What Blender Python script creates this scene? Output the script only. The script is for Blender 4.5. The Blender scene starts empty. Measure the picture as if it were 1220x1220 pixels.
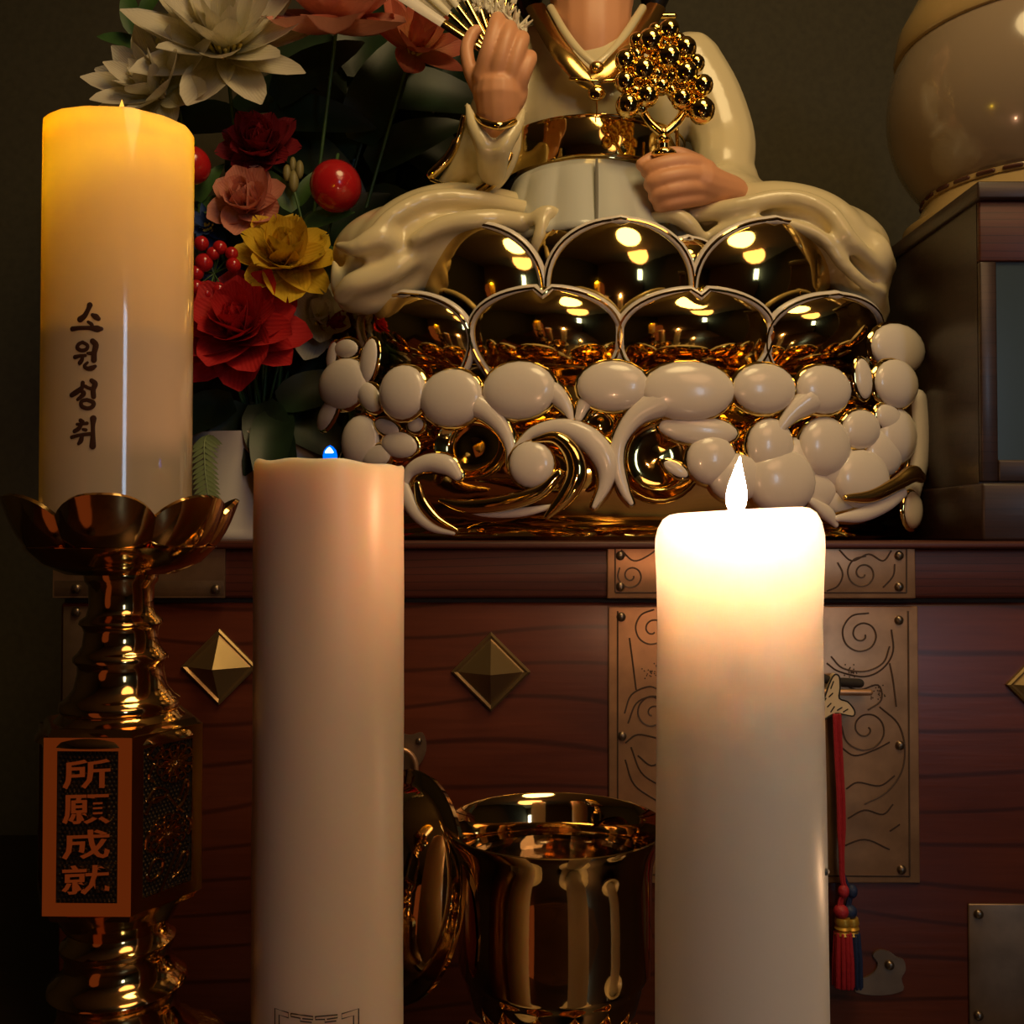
import bpy, bmesh, math, random
from mathutils import Vector, Matrix, Quaternion
random.seed(7)
C = bpy.context.scene.collection
PI = math.pi
CZ = 1.20                       # height of the lens above the floor
F = 1150.0                      # focal length in pixels of the 1220 px frame
PITCH = math.radians(1.2)

# ------------------------------------------------------------------ camera, world, lamps, exposure
sc = bpy.context.scene
cam_data = bpy.data.cameras.new('camera')
cam_data.sensor_width = 36.0
cam_data.lens = 36.0 * F / 1220.0
cam_data.clip_start = 0.01
cam = bpy.data.objects.new('camera', cam_data)
C.objects.link(cam)
cam.location = (0, 0, CZ)
cam.rotation_euler = (PI / 2 + PITCH, 0, 0)
sc.camera = cam
sc.view_settings.view_transform = 'Standard'
sc.view_settings.look = 'None'
sc.view_settings.gamma = 1.0
sc.view_settings.use_curve_mapping = False
sc.view_settings.exposure = 0.0
try:
    sc.cycles.use_denoising = True
    sc.cycles.caustics_reflective = False
    sc.cycles.caustics_refractive = False
    sc.cycles.max_bounces = 10
    sc.cycles.glossy_bounces = 6
    sc.cycles.sample_clamp_indirect = 6.0
except Exception:
    pass
world = bpy.data.worlds.new('world')
sc.world = world
world.use_nodes = True
world.node_tree.nodes['Background'].inputs[0].default_value = (0.05, 0.035, 0.02, 1)
world.node_tree.nodes['Background'].inputs[1].default_value = 0.1

def area_lamp(name, loc, target, size, power, col, size_y=None):
    d = bpy.data.lights.new(name, 'AREA')
    d.energy = power; d.color = col; d.size = size
    d.shape = 'DISK' if size_y is None else 'RECTANGLE'
    if size_y is not None: d.size_y = size_y
    o = bpy.data.objects.new(name, d); C.objects.link(o)
    o.location = loc
    o.rotation_euler = (Vector(target) - Vector(loc)).to_track_quat('-Z', 'Y').to_euler()
    return o
def point_lamp(name, loc, power, col, r):
    d = bpy.data.lights.new(name, 'POINT')
    d.energy = power; d.color = col; d.shadow_soft_size = r
    o = bpy.data.objects.new(name, d); C.objects.link(o); o.location = loc
    return o

area_lamp('ceiling_lamp', (0.30, 0.25, CZ + 1.15), (0.12, 1.0, CZ), 0.55, 7.0, (1.0, 0.71, 0.32))
area_lamp('hall_lamp', (0.85, -0.75, CZ + 1.2), (0.1, 0.5, CZ - 0.1), 0.9, 7.0, (1.0, 0.53, 0.25))

# ------------------------------------------------------------------ helpers
def P(px, py, d):
    """point at depth d (metres ahead of the lens) that the photograph shows at px, py"""
    u = (px - 610.0) / F; v = (610.0 - py) / F
    c, s = math.cos(PITCH), math.sin(PITCH)
    dy = c - v * s; dz = v * c + s
    return Vector((u * d / dy, d, CZ + dz * d / dy))
def K(d): return d / F

def lin(c):
    c = c / 255.0
    return c / 12.92 if c <= 0.04045 else ((c + 0.055) / 1.055) ** 2.4
def rgb(r, g, b): return (lin(r), lin(g), lin(b), 1.0)

def new_mat(name):
    m = bpy.data.materials.new(name); m.use_nodes = True
    nt = m.node_tree
    return m, nt, nt.nodes['Principled BSDF']
def mat(name, col, rough=0.5, metal=0.0, bump=0.0, bscale=40.0, var=0.0, spec=0.5, coat=0.0, sss=0.0, sssr=(1, .5, .25), sscale=0.01):
    m, nt, b = new_mat(name)
    b.inputs['Base Color'].default_value = col
    b.inputs['Roughness'].default_value = rough
    b.inputs['Metallic'].default_value = metal
    b.inputs['Specular IOR Level'].default_value = spec
    b.inputs['Coat Weight'].default_value = coat
    b.inputs['Coat Roughness'].default_value = 0.06
    if sss:
        b.inputs['Subsurface Weight'].default_value = sss
        b.inputs['Subsurface Radius'].default_value = sssr
        b.inputs['Subsurface Scale'].default_value = sscale
    if bump or var:
        tc = nt.nodes.new('ShaderNodeTexCoord')
        n = nt.nodes.new('ShaderNodeTexNoise'); n.inputs['Scale'].default_value = bscale
        n.inputs['Detail'].default_value = 5
        nt.links.new(tc.outputs['Object'], n.inputs['Vector'])
        if bump:
            bp = nt.nodes.new('ShaderNodeBump'); bp.inputs['Strength'].default_value = bump
            bp.inputs['Distance'].default_value = 0.002
            nt.links.new(n.outputs[0], bp.inputs['Height']); nt.links.new(bp.outputs[0], b.inputs['Normal'])
        if var:
            r = nt.nodes.new('ShaderNodeValToRGB')
            r.color_ramp.elements[0].position = 0.3; r.color_ramp.elements[1].position = 0.72
            r.color_ramp.elements[0].color = tuple(c * (1 - var) for c in col[:3]) + (1,)
            r.color_ramp.elements[1].color = tuple(min(1, c * (1 + var)) for c in col[:3]) + (1,)
            nt.links.new(n.outputs[0], r.inputs[0]); nt.links.new(r.outputs[0], b.inputs['Base Color'])
    return m

def wood(name, dark, mid, light, scale=(1.5, 14, 14), rough=0.38, lines=0.55, coat=0.25):
    m, nt, b = new_mat(name)
    tc = nt.nodes.new('ShaderNodeTexCoord')
    mp = nt.nodes.new('ShaderNodeMapping'); mp.inputs['Scale'].default_value = scale
    nt.links.new(tc.outputs['Object'], mp.inputs['Vector'])
    n1 = nt.nodes.new('ShaderNodeTexNoise'); n1.inputs['Scale'].default_value = 1.3; n1.inputs['Detail'].default_value = 6
    n1.inputs['Distortion'].default_value = 0.6
    nt.links.new(mp.outputs[0], n1.inputs['Vector'])
    r1 = nt.nodes.new('ShaderNodeValToRGB')
    r1.color_ramp.elements[0].position = 0.28; r1.color_ramp.elements[0].color = mid
    r1.color_ramp.elements[1].position = 0.75; r1.color_ramp.elements[1].color = light
    nt.links.new(n1.outputs[0], r1.inputs[0])
    w = nt.nodes.new('ShaderNodeTexWave'); w.wave_type = 'BANDS'; w.bands_direction = 'Z'
    w.inputs['Scale'].default_value = 1.2; w.inputs['Distortion'].default_value = 13.0
    w.inputs['Detail'].default_value = 2; w.inputs['Detail Scale'].default_value = 0.35
    nt.links.new(mp.outputs[0], w.inputs['Vector'])
    r2 = nt.nodes.new('ShaderNodeValToRGB')
    r2.color_ramp.elements[0].position = 0.0; r2.color_ramp.elements[0].color = (lines, lines, lines, 1)
    r2.color_ramp.elements[1].position = 0.06; r2.color_ramp.elements[1].color = (0, 0, 0, 1)
    nt.links.new(w.outputs[0], r2.inputs[0])
    mp2 = nt.nodes.new('ShaderNodeMapping'); mp2.inputs['Scale'].default_value = (12, 160, 160)
    nt.links.new(tc.outputs['Object'], mp2.inputs['Vector'])
    n2 = nt.nodes.new('ShaderNodeTexNoise'); n2.inputs['Scale'].default_value = 1.0; n2.inputs['Detail'].default_value = 3
    nt.links.new(mp2.outputs[0], n2.inputs['Vector'])
    mx = nt.nodes.new('ShaderNodeMix'); mx.data_type = 'RGBA'
    nt.links.new(r2.outputs[0], mx.inputs[0]); nt.links.new(r1.outputs[0], mx.inputs[6]); mx.inputs[7].default_value = dark
    mx2 = nt.nodes.new('ShaderNodeMix'); mx2.data_type = 'RGBA'; mx2.blend_type = 'MULTIPLY'
    mx2.inputs[0].default_value = 0.5
    nt.links.new(mx.outputs[2], mx2.inputs[6]); nt.links.new(n2.outputs[0], mx2.inputs[7])
    nt.links.new(mx2.outputs[2], b.inputs['Base Color'])
    bp = nt.nodes.new('ShaderNodeBump'); bp.inputs['Strength'].default_value = 0.25; bp.inputs['Distance'].default_value = 0.001
    nt.links.new(n2.outputs[0], bp.inputs['Height']); nt.links.new(bp.outputs[0], b.inputs['Normal'])
    b.inputs['Roughness'].default_value = rough
    b.inputs['Coat Weight'].default_value = coat; b.inputs['Coat Roughness'].default_value = 0.25
    return m

def petal_mat(name, base, tip, rough=0.6, trans=0.25):
    """petal cloth: colour runs from the petal's foot to its tip"""
    m, nt, b = new_mat(name)
    tc = nt.nodes.new('ShaderNodeTexCoord')
    sp = nt.nodes.new('ShaderNodeSeparateXYZ'); nt.links.new(tc.outputs['Generated'], sp.inputs[0])
    r = nt.nodes.new('ShaderNodeValToRGB')
    r.color_ramp.elements[0].position = 0.05; r.color_ramp.elements[0].color = base
    r.color_ramp.elements[1].position = 0.7; r.color_ramp.elements[1].color = tip
    nt.links.new(sp.outputs[0], r.inputs[0]); nt.links.new(r.outputs[0], b.inputs['Base Color'])
    b.inputs['Roughness'].default_value = rough
    w = nt.nodes.new('ShaderNodeTexWave'); w.bands_direction = 'Y'; w.inputs['Scale'].default_value = 4; w.inputs['Distortion'].default_value = 1
    nt.links.new(tc.outputs['Generated'], w.inputs['Vector'])
    bp = nt.nodes.new('ShaderNodeBump'); bp.inputs['Strength'].default_value = 0.25; bp.inputs['Distance'].default_value = 0.001
    nt.links.new(w.outputs[0], bp.inputs['Height']); nt.links.new(bp.outputs[0], b.inputs['Normal'])
    t = nt.nodes.new('ShaderNodeBsdfTranslucent'); nt.links.new(r.outputs[0], t.inputs['Color'])
    ms = nt.nodes.new('ShaderNodeMixShader'); ms.inputs[0].default_value = trans
    nt.links.new(b.outputs[0], ms.inputs[1]); nt.links.new(t.outputs[0], ms.inputs[2])
    nt.links.new(ms.outputs[0], nt.nodes['Material Output'].inputs['Surface'])
    return m

def emit(name, col, strength):
    m = bpy.data.materials.new(name); m.use_nodes = True
    nt = m.node_tree; nt.nodes.remove(nt.nodes['Principled BSDF'])
    e = nt.nodes.new('ShaderNodeEmission'); e.inputs[0].default_value = col; e.inputs[1].default_value = strength
    nt.links.new(e.outputs[0], nt.nodes['Material Output'].inputs['Surface'])
    return m

def catmull(pts, n=4, closed=False):
    """smooth a list of tuples"""
    pts = [tuple(p) for p in pts]; out = []; L = len(pts)
    rng = range(L if closed else L - 1)
    for i in rng:
        p1 = pts[i]; p2 = pts[(i + 1) % L]
        p0 = pts[(i - 1) % L] if (closed or i > 0) else tuple(2 * a - b for a, b in zip(p1, p2))
        p3 = pts[(i + 2) % L] if (closed or i + 2 < L) else tuple(2 * b - a for a, b in zip(p1, p2))
        for k in range(n):
            t = k / n; t2 = t * t; t3 = t2 * t
            out.append(tuple(0.5 * ((2 * b) + (c - a) * t + (2 * a - 5 * b + 4 * c - d) * t2 + (3 * b - a - 3 * c + d) * t3)
                             for a, b, c, d in zip(p0, p1, p2, p3)))
    if not closed: out.append(pts[-1])
    return out

WLOC = {}
class MB:
    """collects shapes in world space; build() links them as one mesh object"""
    def __init__(s): s.v = []; s.f = []
    def add(s, verts, faces):
        o = len(s.v); s.v += [Vector(v) for v in verts]; s.f += [tuple(i + o for i in f) for f in faces]; return s
    def box(s, lo, hi, bev=0.0):
        bm = bmesh.new(); bmesh.ops.create_cube(bm, size=1)
        lo = Vector(lo); hi = Vector(hi)
        for v in bm.verts: v.co = Vector((lo[i] + (v.co[i] + .5) * (hi[i] - lo[i]) for i in range(3)))
        if bev: bmesh.ops.bevel(bm, geom=bm.edges[:], offset=bev, segments=2, affect='EDGES', profile=0.5)
        bm.verts.index_update()
        s.add([v.co.copy() for v in bm.verts], [[v.index for v in f.verts] for f in bm.faces]); bm.free(); return s
    def ell(s, c, r, seg=16, rings=10, M=None):
        """ellipsoid; M optional 3x3 axes"""
        c = Vector(c); r = (r, r, r) if not hasattr(r, '__len__') else r
        vs = []; fs = []
        M = M or Matrix.Identity(3)
        vs.append(c + M @ Vector((0, 0, r[2])))
        for i in range(1, rings):
            a = PI * i / rings
            for j in range(seg):
                b = 2 * PI * j / seg
                vs.append(c + M @ Vector((r[0] * math.sin(a) * math.cos(b), r[1] * math.sin(a) * math.sin(b), r[2] * math.cos(a))))
        vs.append(c + M @ Vector((0, 0, -r[2])))
        for j in range(seg): fs.append((0, 1 + j, 1 + (j + 1) % seg))
        for i in range(rings - 2):
            for j in range(seg):
                a = 1 + i * seg + j; b = 1 + i * seg + (j + 1) % seg
                fs.append((a, a + seg, b + seg, b))
        n = len(vs) - 1; q = 1 + (rings - 2) * seg
        for j in range(seg): fs.append((n, q + (j + 1) % seg, q + j))
        return s.add(vs, fs)
    def lathe(s, prof, c, seg=48, ey=1.0, mod=None, cap=True):
        """prof: list of (radius, z) bottom to top or any order; c = axis xy; mod(theta, r, z) -> r"""
        vs = []; fs = []
        for r, z in prof:
            for j in range(seg):
                a = 2 * PI * j / seg
                rr = mod(a, r, z) if mod else r
                vs.append(Vector((c[0] + rr * math.cos(a), c[1] + ey * rr * math.sin(a), z)))
        for i in range(len(prof) - 1):
            for j in range(seg):
                a = i * seg + j; b = i * seg + (j + 1) % seg
                fs.append((a, b, b + seg, a + seg))
        if cap:
            fs.append(tuple(range(seg))[::-1]); q = (len(prof) - 1) * seg
            fs.append(tuple(range(q, q + seg)))
        return s.add(vs, fs)
    def sweep(s, pts, rw, rt=None, normals=None, seg=10, caps=True, closed=False):
        """tube through pts with half-width rw and half-thickness rt (along normals), rounded ends"""
        pts = [Vector(p) for p in pts]; n = len(pts)
        rw = rw if hasattr(rw, '__len__') else [rw] * n
        rt = rw if rt is None else (rt if hasattr(rt, '__len__') else [rt] * n)
        T = []
        for i in range(n):
            a = pts[(i - 1) % n] if (closed or i) else pts[0]
            b = pts[(i + 1) % n] if (closed or i < n - 1) else pts[-1]
            t = (b - a); T.append(t.normalized() if t.length > 1e-9 else Vector((0, 0, 1)))
        N = []
        if normals is None:
            ref = Vector((0, 0, 1)) if abs(T[0].z) < .9 else Vector((1, 0, 0))
            cur = (ref - T[0] * ref.dot(T[0])).normalized()
            for i in range(n):
                cur = (cur - T[i] * cur.dot(T[i]))
                cur = cur.normalized() if cur.length > 1e-6 else T[i].orthogonal().normalized()
                N.append(cur)
        else:
            nn = normals if hasattr(normals[0], '__len__') else [normals] * n
            for i in range(n):
                q = Vector(nn[i]); q = q - T[i] * q.dot(T[i])
                N.append(q.normalized() if q.length > 1e-6 else T[i].orthogonal().normalized())
        rings = []
        def ring(p, t, nm, a, b): rings.append([p + t.cross(nm) * (a * math.cos(2 * PI * k / seg)) + nm * (b * math.sin(2 * PI * k / seg)) for k in range(seg)])
        if caps and not closed:
            for a in (0.12, 0.6, 1.1):
                ring(pts[0] - T[0] * (math.cos(a) * rw[0]), T[0], N[0], rw[0] * math.sin(a), rt[0] * math.sin(a))
        for i in range(n): ring(pts[i], T[i], N[i], rw[i], rt[i])
        if caps and not closed:
            for a in (1.1, 0.6, 0.12):
                ring(pts[-1] + T[-1] * (math.cos(a) * rw[-1]), T[-1], N[-1], rw[-1] * math.sin(a), rt[-1] * math.sin(a))
        vs = [v for r in rings for v in r]; fs = []
        m = len(rings)
        for i in range(m if closed else m - 1):
            for k in range(seg):
                a = i * seg + k; b = i * seg + (k + 1) % seg; i2 = (i + 1) % m
                fs.append((a, b, i2 * seg + (k + 1) % seg, i2 * seg + k))
        if not closed:
            fs.append(tuple(range(seg))[::-1]); fs.append(tuple(range((m - 1) * seg, m * seg)))
        return s.add(vs, fs)
    def prism(s, outline, depth_vec):
        """closed outline (3D points, roughly planar) pushed along depth_vec"""
        o = [Vector(p) for p in outline]; d = Vector(depth_vec); n = len(o)
        fs = [tuple(range(n)), tuple(range(2 * n - 1, n - 1, -1))]
        fs += [(i, n + i, n + (i + 1) % n, (i + 1) % n) for i in range(n)]
        return s.add(o + [p + d for p in o], fs)
    def build(s, name, m, parent=None, smooth=True, autos=None):
        me = bpy.data.meshes.new(name)
        off = WLOC.get(parent.name, Vector((0, 0, 0))) if parent else Vector((0, 0, 0))
        me.from_pydata([v - off for v in s.v], [], s.f)
        bm = bmesh.new(); bm.from_mesh(me); bmesh.ops.recalc_face_normals(bm, faces=bm.faces[:]); bm.to_mesh(me); bm.free()
        if smooth:
            me.polygons.foreach_set('use_smooth', [True] * len(me.polygons))
            try: me.set_sharp_from_angle(angle=math.radians(autos or 50))
            except Exception: pass
        if m: me.materials.append(m)
        o = bpy.data.objects.new(name, me); C.objects.link(o)
        if parent: o.parent = parent
        WLOC[o.name] = off
        return o
    def fuse(s, name, m, parent=None, voxel=0.003, smooth=6):
        """one continuous skin over everything collected"""
        o = s.build(name, m, parent, smooth=False)
        md = o.modifiers.new('r', 'REMESH'); md.mode = 'VOXEL'; md.voxel_size = voxel; md.use_smooth_shade = True
        if smooth:
            ms = o.modifiers.new('s', 'SMOOTH'); ms.iterations = smooth; ms.factor = 0.5
        bpy.context.view_layer.update()
        dg = bpy.context.evaluated_depsgraph_get()
        me = bpy.data.meshes.new_from_object(o.evaluated_get(dg))
        o.modifiers.clear(); old = o.data; o.data = me; me.name = name
        bpy.data.meshes.remove(old)
        me.polygons.foreach_set('use_smooth', [True] * len(me.polygons))
        if not me.materials: me.materials.append(m)
        return o

def tag(o, label=None, cat=None, group=None, kind=None):
    if label: o['label'] = label
    if cat: o['category'] = cat
    if group: o['group'] = group
    if kind: o['kind'] = kind
    return o
def thing(name, loc, label, cat, group=None):
    o = bpy.data.objects.new(name, None); o.empty_display_size = 0.02
    C.objects.link(o); o.location = loc; WLOC[o.name] = Vector(loc)
    return tag(o, label, cat, group)
def struct(name, mb, m, **k):
    o = mb.build(name, m, **k); o['kind'] = 'structure'; return o

# ------------------------------------------------------------------ materials
M_gold = mat('polished_gold', (0.88, 0.64, 0.22, 1), 0.07, 1.0, bump=0.05, bscale=60)
M_goldsat = mat('satin_gold', (0.80, 0.52, 0.16, 1), 0.22, 1.0)
M_brass = mat('polished_brass', (0.82, 0.52, 0.20, 1), 0.09, 1.0, bump=0.04, bscale=70)
M_bowl = mat('mirror_brass', (0.80, 0.56, 0.26, 1), 0.05, 1.0, bump=0.02, bscale=50)
M_brassdark = mat('blackened_brass', (0.012, 0.008, 0.005, 1), 0.7, 0.0)
M_plate = mat('aged_brass_plate', (0.56, 0.33, 0.18, 1), 0.38, 0.65, bump=0.12, bscale=30, var=0.25)
M_platedk = mat('dark_brass_plate', (0.24, 0.16, 0.10, 1), 0.42, 0.7, bump=0.12, bscale=30, var=0.25)
M_stud = mat('stud_brass', (0.36, 0.25, 0.11, 1), 0.34, 0.8, bump=0.1, bscale=30)
M_engrave = mat('engraved_line', (0.10, 0.06, 0.035, 1), 0.5, 0.5)
M_tack = mat('tack_head', (0.22, 0.17, 0.12, 1), 0.3, 0.9)
M_chest = wood('red_brown_wood', rgb(22, 9, 6), rgb(94, 43, 27), rgb(120, 59, 37), scale=(3.4, 8, 8))
M_rail = wood('dark_brown_rail', rgb(30, 13, 9), rgb(82, 36, 24), rgb(98, 46, 32), scale=(3, 40, 40), rough=0.5, lines=0.7, coat=0.1)
M_case = wood('dark_case_wood', rgb(16, 10, 8), rgb(50, 32, 25), rgb(66, 43, 34), scale=(3, 30, 30), rough=0.45, lines=0.5)
M_table = wood('black_table_wood', rgb(14, 8, 6), rgb(34, 20, 14), rgb(44, 26, 18), rough=0.3)
M_glaze = mat('white_glaze', (0.80, 0.73, 0.64, 1), 0.22, 0.0, spec=0.5, coat=0.3)
M_robe = mat('ivory_glaze', (0.72, 0.62, 0.38, 1), 0.26, 0.0, coat=0.25)
M_skirt = mat('pale_blue_glaze', (0.56, 0.57, 0.52, 1), 0.28, 0.0, coat=0.25)
M_skin = mat('painted_skin', (0.70, 0.34, 0.18, 1), 0.45)
M_hair = mat('black_lacquer', (0.012, 0.010, 0.009, 1), 0.35)
M_jar = mat('grey_white_porcelain', (0.27, 0.205, 0.14, 1), 0.16, coat=0.5)
M_jarcream = mat('cream_porcelain', (0.40, 0.28, 0.12, 1), 0.25, coat=0.2)
M_dash = mat('dark_red_dash', (0.07, 0.02, 0.012, 1), 0.4)
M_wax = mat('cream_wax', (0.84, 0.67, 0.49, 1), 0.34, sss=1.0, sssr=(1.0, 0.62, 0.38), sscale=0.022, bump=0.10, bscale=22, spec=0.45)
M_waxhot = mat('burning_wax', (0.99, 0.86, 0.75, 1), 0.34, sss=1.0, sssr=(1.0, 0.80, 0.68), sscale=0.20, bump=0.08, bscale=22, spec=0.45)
M_wick = mat('charred_wick', (0.02, 0.016, 0.014, 1), 0.8)
M_ink = mat('brown_ink', (0.055, 0.022, 0.010, 1), 0.35, spec=0.6)
M_meander = mat('meander_ink', (0.05, 0.03, 0.02, 1), 0.5)
M_pot = mat('white_flowerpot', (0.66, 0.62, 0.56, 1), 0.3)
M_leaf = mat('dark_green_leaf', (0.012, 0.030, 0.012, 1), 0.45, var=0.4, bscale=25)
M_leaf2 = mat('mid_green_leaf', (0.05, 0.12, 0.03, 1), 0.5, var=0.3, bscale=25)
M_fern = mat('pale_fern', (0.20, 0.26, 0.10, 1), 0.6)
M_red = mat('glossy_red', (0.42, 0.012, 0.015, 1), 0.18, coat=0.3)
M_wall = mat('dark_olive_wall', (0.058, 0.050, 0.026, 1), 0.85, bump=0.1, bscale=90, var=0.12)
M_room = mat('beige_wall', (0.40, 0.31, 0.20, 1), 0.9, bump=0.1, bscale=60)
M_floor = wood('floor_wood', rgb(50, 30, 18), rgb(110, 72, 42), rgb(130, 88, 52), scale=(1.2, 10, 10))
M_silk = mat('red_silk', (0.40, 0.02, 0.03, 1), 0.55, bump=0.4, bscale=300)
M_bluesilk = mat('navy_silk', (0.015, 0.03, 0.09, 1), 0.55, bump=0.4, bscale=300)
M_goldthread = mat('gold_thread', (0.70, 0.42, 0.06, 1), 0.4, 0.6)
M_horn = mat('pale_horn', (0.72, 0.58, 0.36, 1), 0.5)
M_saucer = mat('white_saucer_glaze', (0.75, 0.70, 0.62, 1), 0.2, coat=0.4)
M_panel = mat('blue_grey_glass', (0.05, 0.075, 0.10, 1), 0.12, spec=0.6, coat=0.5)
# ------------------------------------------------------------------ the room
TZ = CZ - 0.46                  # altar table top
TOPZ = CZ - 0.008               # chest top
RX0, RX1, RY0, RY1, RZ = -2.0, 2.0, -2.6, 1.52, 2.55
struct('floor', MB().box((RX0 - .1, RY0 - .1, -.1), (RX1 + .1, RY1 + .1, 0)), M_floor, smooth=False)
struct('ceiling', MB().box((RX0 - .1, RY0 - .1, RZ), (RX1 + .1, RY1 + .1, RZ + .1)), M_room, smooth=False)
struct('wall_back', MB().box((RX0 - .1, RY1, 0), (RX1 + .1, RY1 + .1, RZ)), M_wall, smooth=False)
struct('wall_left', MB().box((RX0 - .1, RY0 - .1, 0), (RX0, RY1, RZ)), M_wall, smooth=False)
struct('wall_right', MB().box((RX1, RY0 - .1, 0), (RX1 + .1, RY1, RZ)), M_wall, smooth=False)
# wall behind the photographer with the window whose reflection runs down the tall glossy candle
gx0, gx1, gz0, gz1 = 1.50, 1.92, 1.28, 2.10
wf = MB()
wf.box((RX0 - .1, RY0 - .1, 0), (gx0, RY0, RZ)).box((gx1, RY0 - .1, 0), (RX1 + .1, RY0, RZ))
wf.box((gx0, RY0 - .1, 0), (gx1, RY0, gz0)).box((gx0, RY0 - .1, gz1), (gx1, RY0, RZ))
struct('wall_front', wf, M_room, smooth=False)
win = struct('window_1', MB().box((gx0, RY0 - .06, gz0), (gx1, RY0 - .05, gz1)), emit('daylight_pane', (0.55, 0.75, 1.0, 1), 7.5), smooth=False)
MB().box((gx0 - .03, RY0, gz0 - .03), (gx0, RY0 + .02, gz1 + .03)).box((gx1, RY0, gz0 - .03), (gx1 + .03, RY0 + .02, gz1 + .03)) \
    .box((gx0, RY0, gz0 - .03), (gx1, RY0 + .02, gz0)).box((gx0, RY0, gz1), (gx1, RY0 + .02, gz1 + .03)).build('window_frame', M_case, win, smooth=False)

# ------------------------------------------------------------------ altar table
t = thing('altar_table', (0, .85, 0), 'dark wooden altar table carrying the candles, brassware and red-brown chest', 'table')
MB().box((-1.3, .18, TZ - .04), (1.3, 1.48, TZ), .004).build('table_top', M_table, t)
MB().box((-1.2, .24, TZ - .16), (1.2, .27, TZ - .04), .002).build('apron', M_table, t)
for sx in (-1.2, 1.2):
    for sy in (.26, 1.4):
        MB().lathe([(.03, 0), (.035, .02), (.028, .1), (.034, .5), (.038, TZ - .04)], (sx, sy), 16).build('leg', M_table, t)

# ------------------------------------------------------------------ chest
CY = 0.85                       # chest front plane
X0 = P(72, 700, CY).x; X1 = X0 + 1.24
chest = thing('wooden_chest', ((X0 + X1) / 2, 1.15, TZ), 'red-brown wooden chest with brass lock plates, under the gold and white statue', 'chest')
MB().box((X0, CY, TZ), (X1, 1.47, CZ - .062), .003).build('body', M_chest, chest)
MB().box((X0 + .002, CY + .004, CZ - .0625), (X1 - .002, 1.46, CZ - .0575)).build('seam', M_wick, chest, smooth=False)
MB().box((X0 - .004, CY - .006, CZ - .0578), (X1 + .004, 1.475, CZ - .0145), .003).build('lid_rail', M_rail, chest)
MB().box((X0 - .008, CY - .014, CZ - .0145), (X1 + .008, 1.478, TOPZ), .002).build('lid_top', M_rail, chest)
FY = CY - 0.0005
RYF = CY - 0.0065               # face of the lid rail
def rect_px(x0, y0, x1, y1, d, th, bev=.0012):
    a = P(x0, y1, d); b = P(x1, y0, d)
    return MB().box((a.x, d - th, a.z), (b.x, d, b.z), bev)
def tack(px, py, d, parent, r=.0042):
    p = P(px, py, d - .003)
    M = Matrix.Rotation(PI / 2, 3, 'X')
    MB().ell(p, (r, r * .75, r), 12, 8).build('tack', M_tack, parent)
    MB().lathe([(r * 1.9, 0), (r * 1.9, .0008), (r * 1.0, .0016)], (0, 0), 14).build('tack_washer', M_engrave, parent) if False else None
def engrave(lines, d, parent, w=1.1):
    mb = MB()
    for ln in lines:
        pts = [P(x, y, d - .0002) for x, y in catmull(ln, 5)]
        mb.sweep(pts, w * K(d), .0004, normals=Vector((0, -1, 0)), seg=5, caps=False)
    return mb.build('engraving', M_engrave, parent)
def spiral(cx, cy, r0, r1, a0, turns, n=14):
    return [(cx + (r0 + (r1 - r0) * i / n) * math.cos(a0 + 2 * PI * turns * i / n), cy + (r0 + (r1 - r0) * i / n) * math.sin(a0 + 2 * PI * turns * i / n)) for i in range(n + 1)]
# hasp plate on the lid, lock plate on the body
hp = rect_px(723, 648, 1089, 713, RYF, .003).build('hasp_plate', M_plate, chest)
for q in ((739, 699), (1071, 699), (739, 662), (1071, 662)): tack(*q, RYF, hp)
d_h = RYF - .0031
engrave([[(733, 652), (733, 706)], [(733, 706), (1080, 706)], [(1080, 706), (1080, 652)], spiral(752, 686, 3, 17, 0, 1.6), spiral(1028, 683, 3, 21, 0.5, 1.7), [(985, 704), (998, 698), (1004, 684), (998, 670)],
         [(740, 655), (755, 668), (772, 662), (785, 652)], [(1000, 655), (1015, 668), (1035, 660), (1052, 668), (1062, 656)], [(1052, 700), (1064, 686), (1066, 672)],
         spiral(830, 684, 3, 18, 1, 1.5), spiral(930, 684, 3, 18, 2, 1.5)], d_h, hp)
lp = rect_px(725, 722, 1092, 1051, CY, .003).build('lock_plate', M_plate, chest)
for q in ((740, 735), (1071, 739), (741, 877), (1072, 888), (741, 1034), (1074, 1036), (905, 735), (905, 1034)): tack(*q, CY, lp)
d_l = CY - .0031
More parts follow.
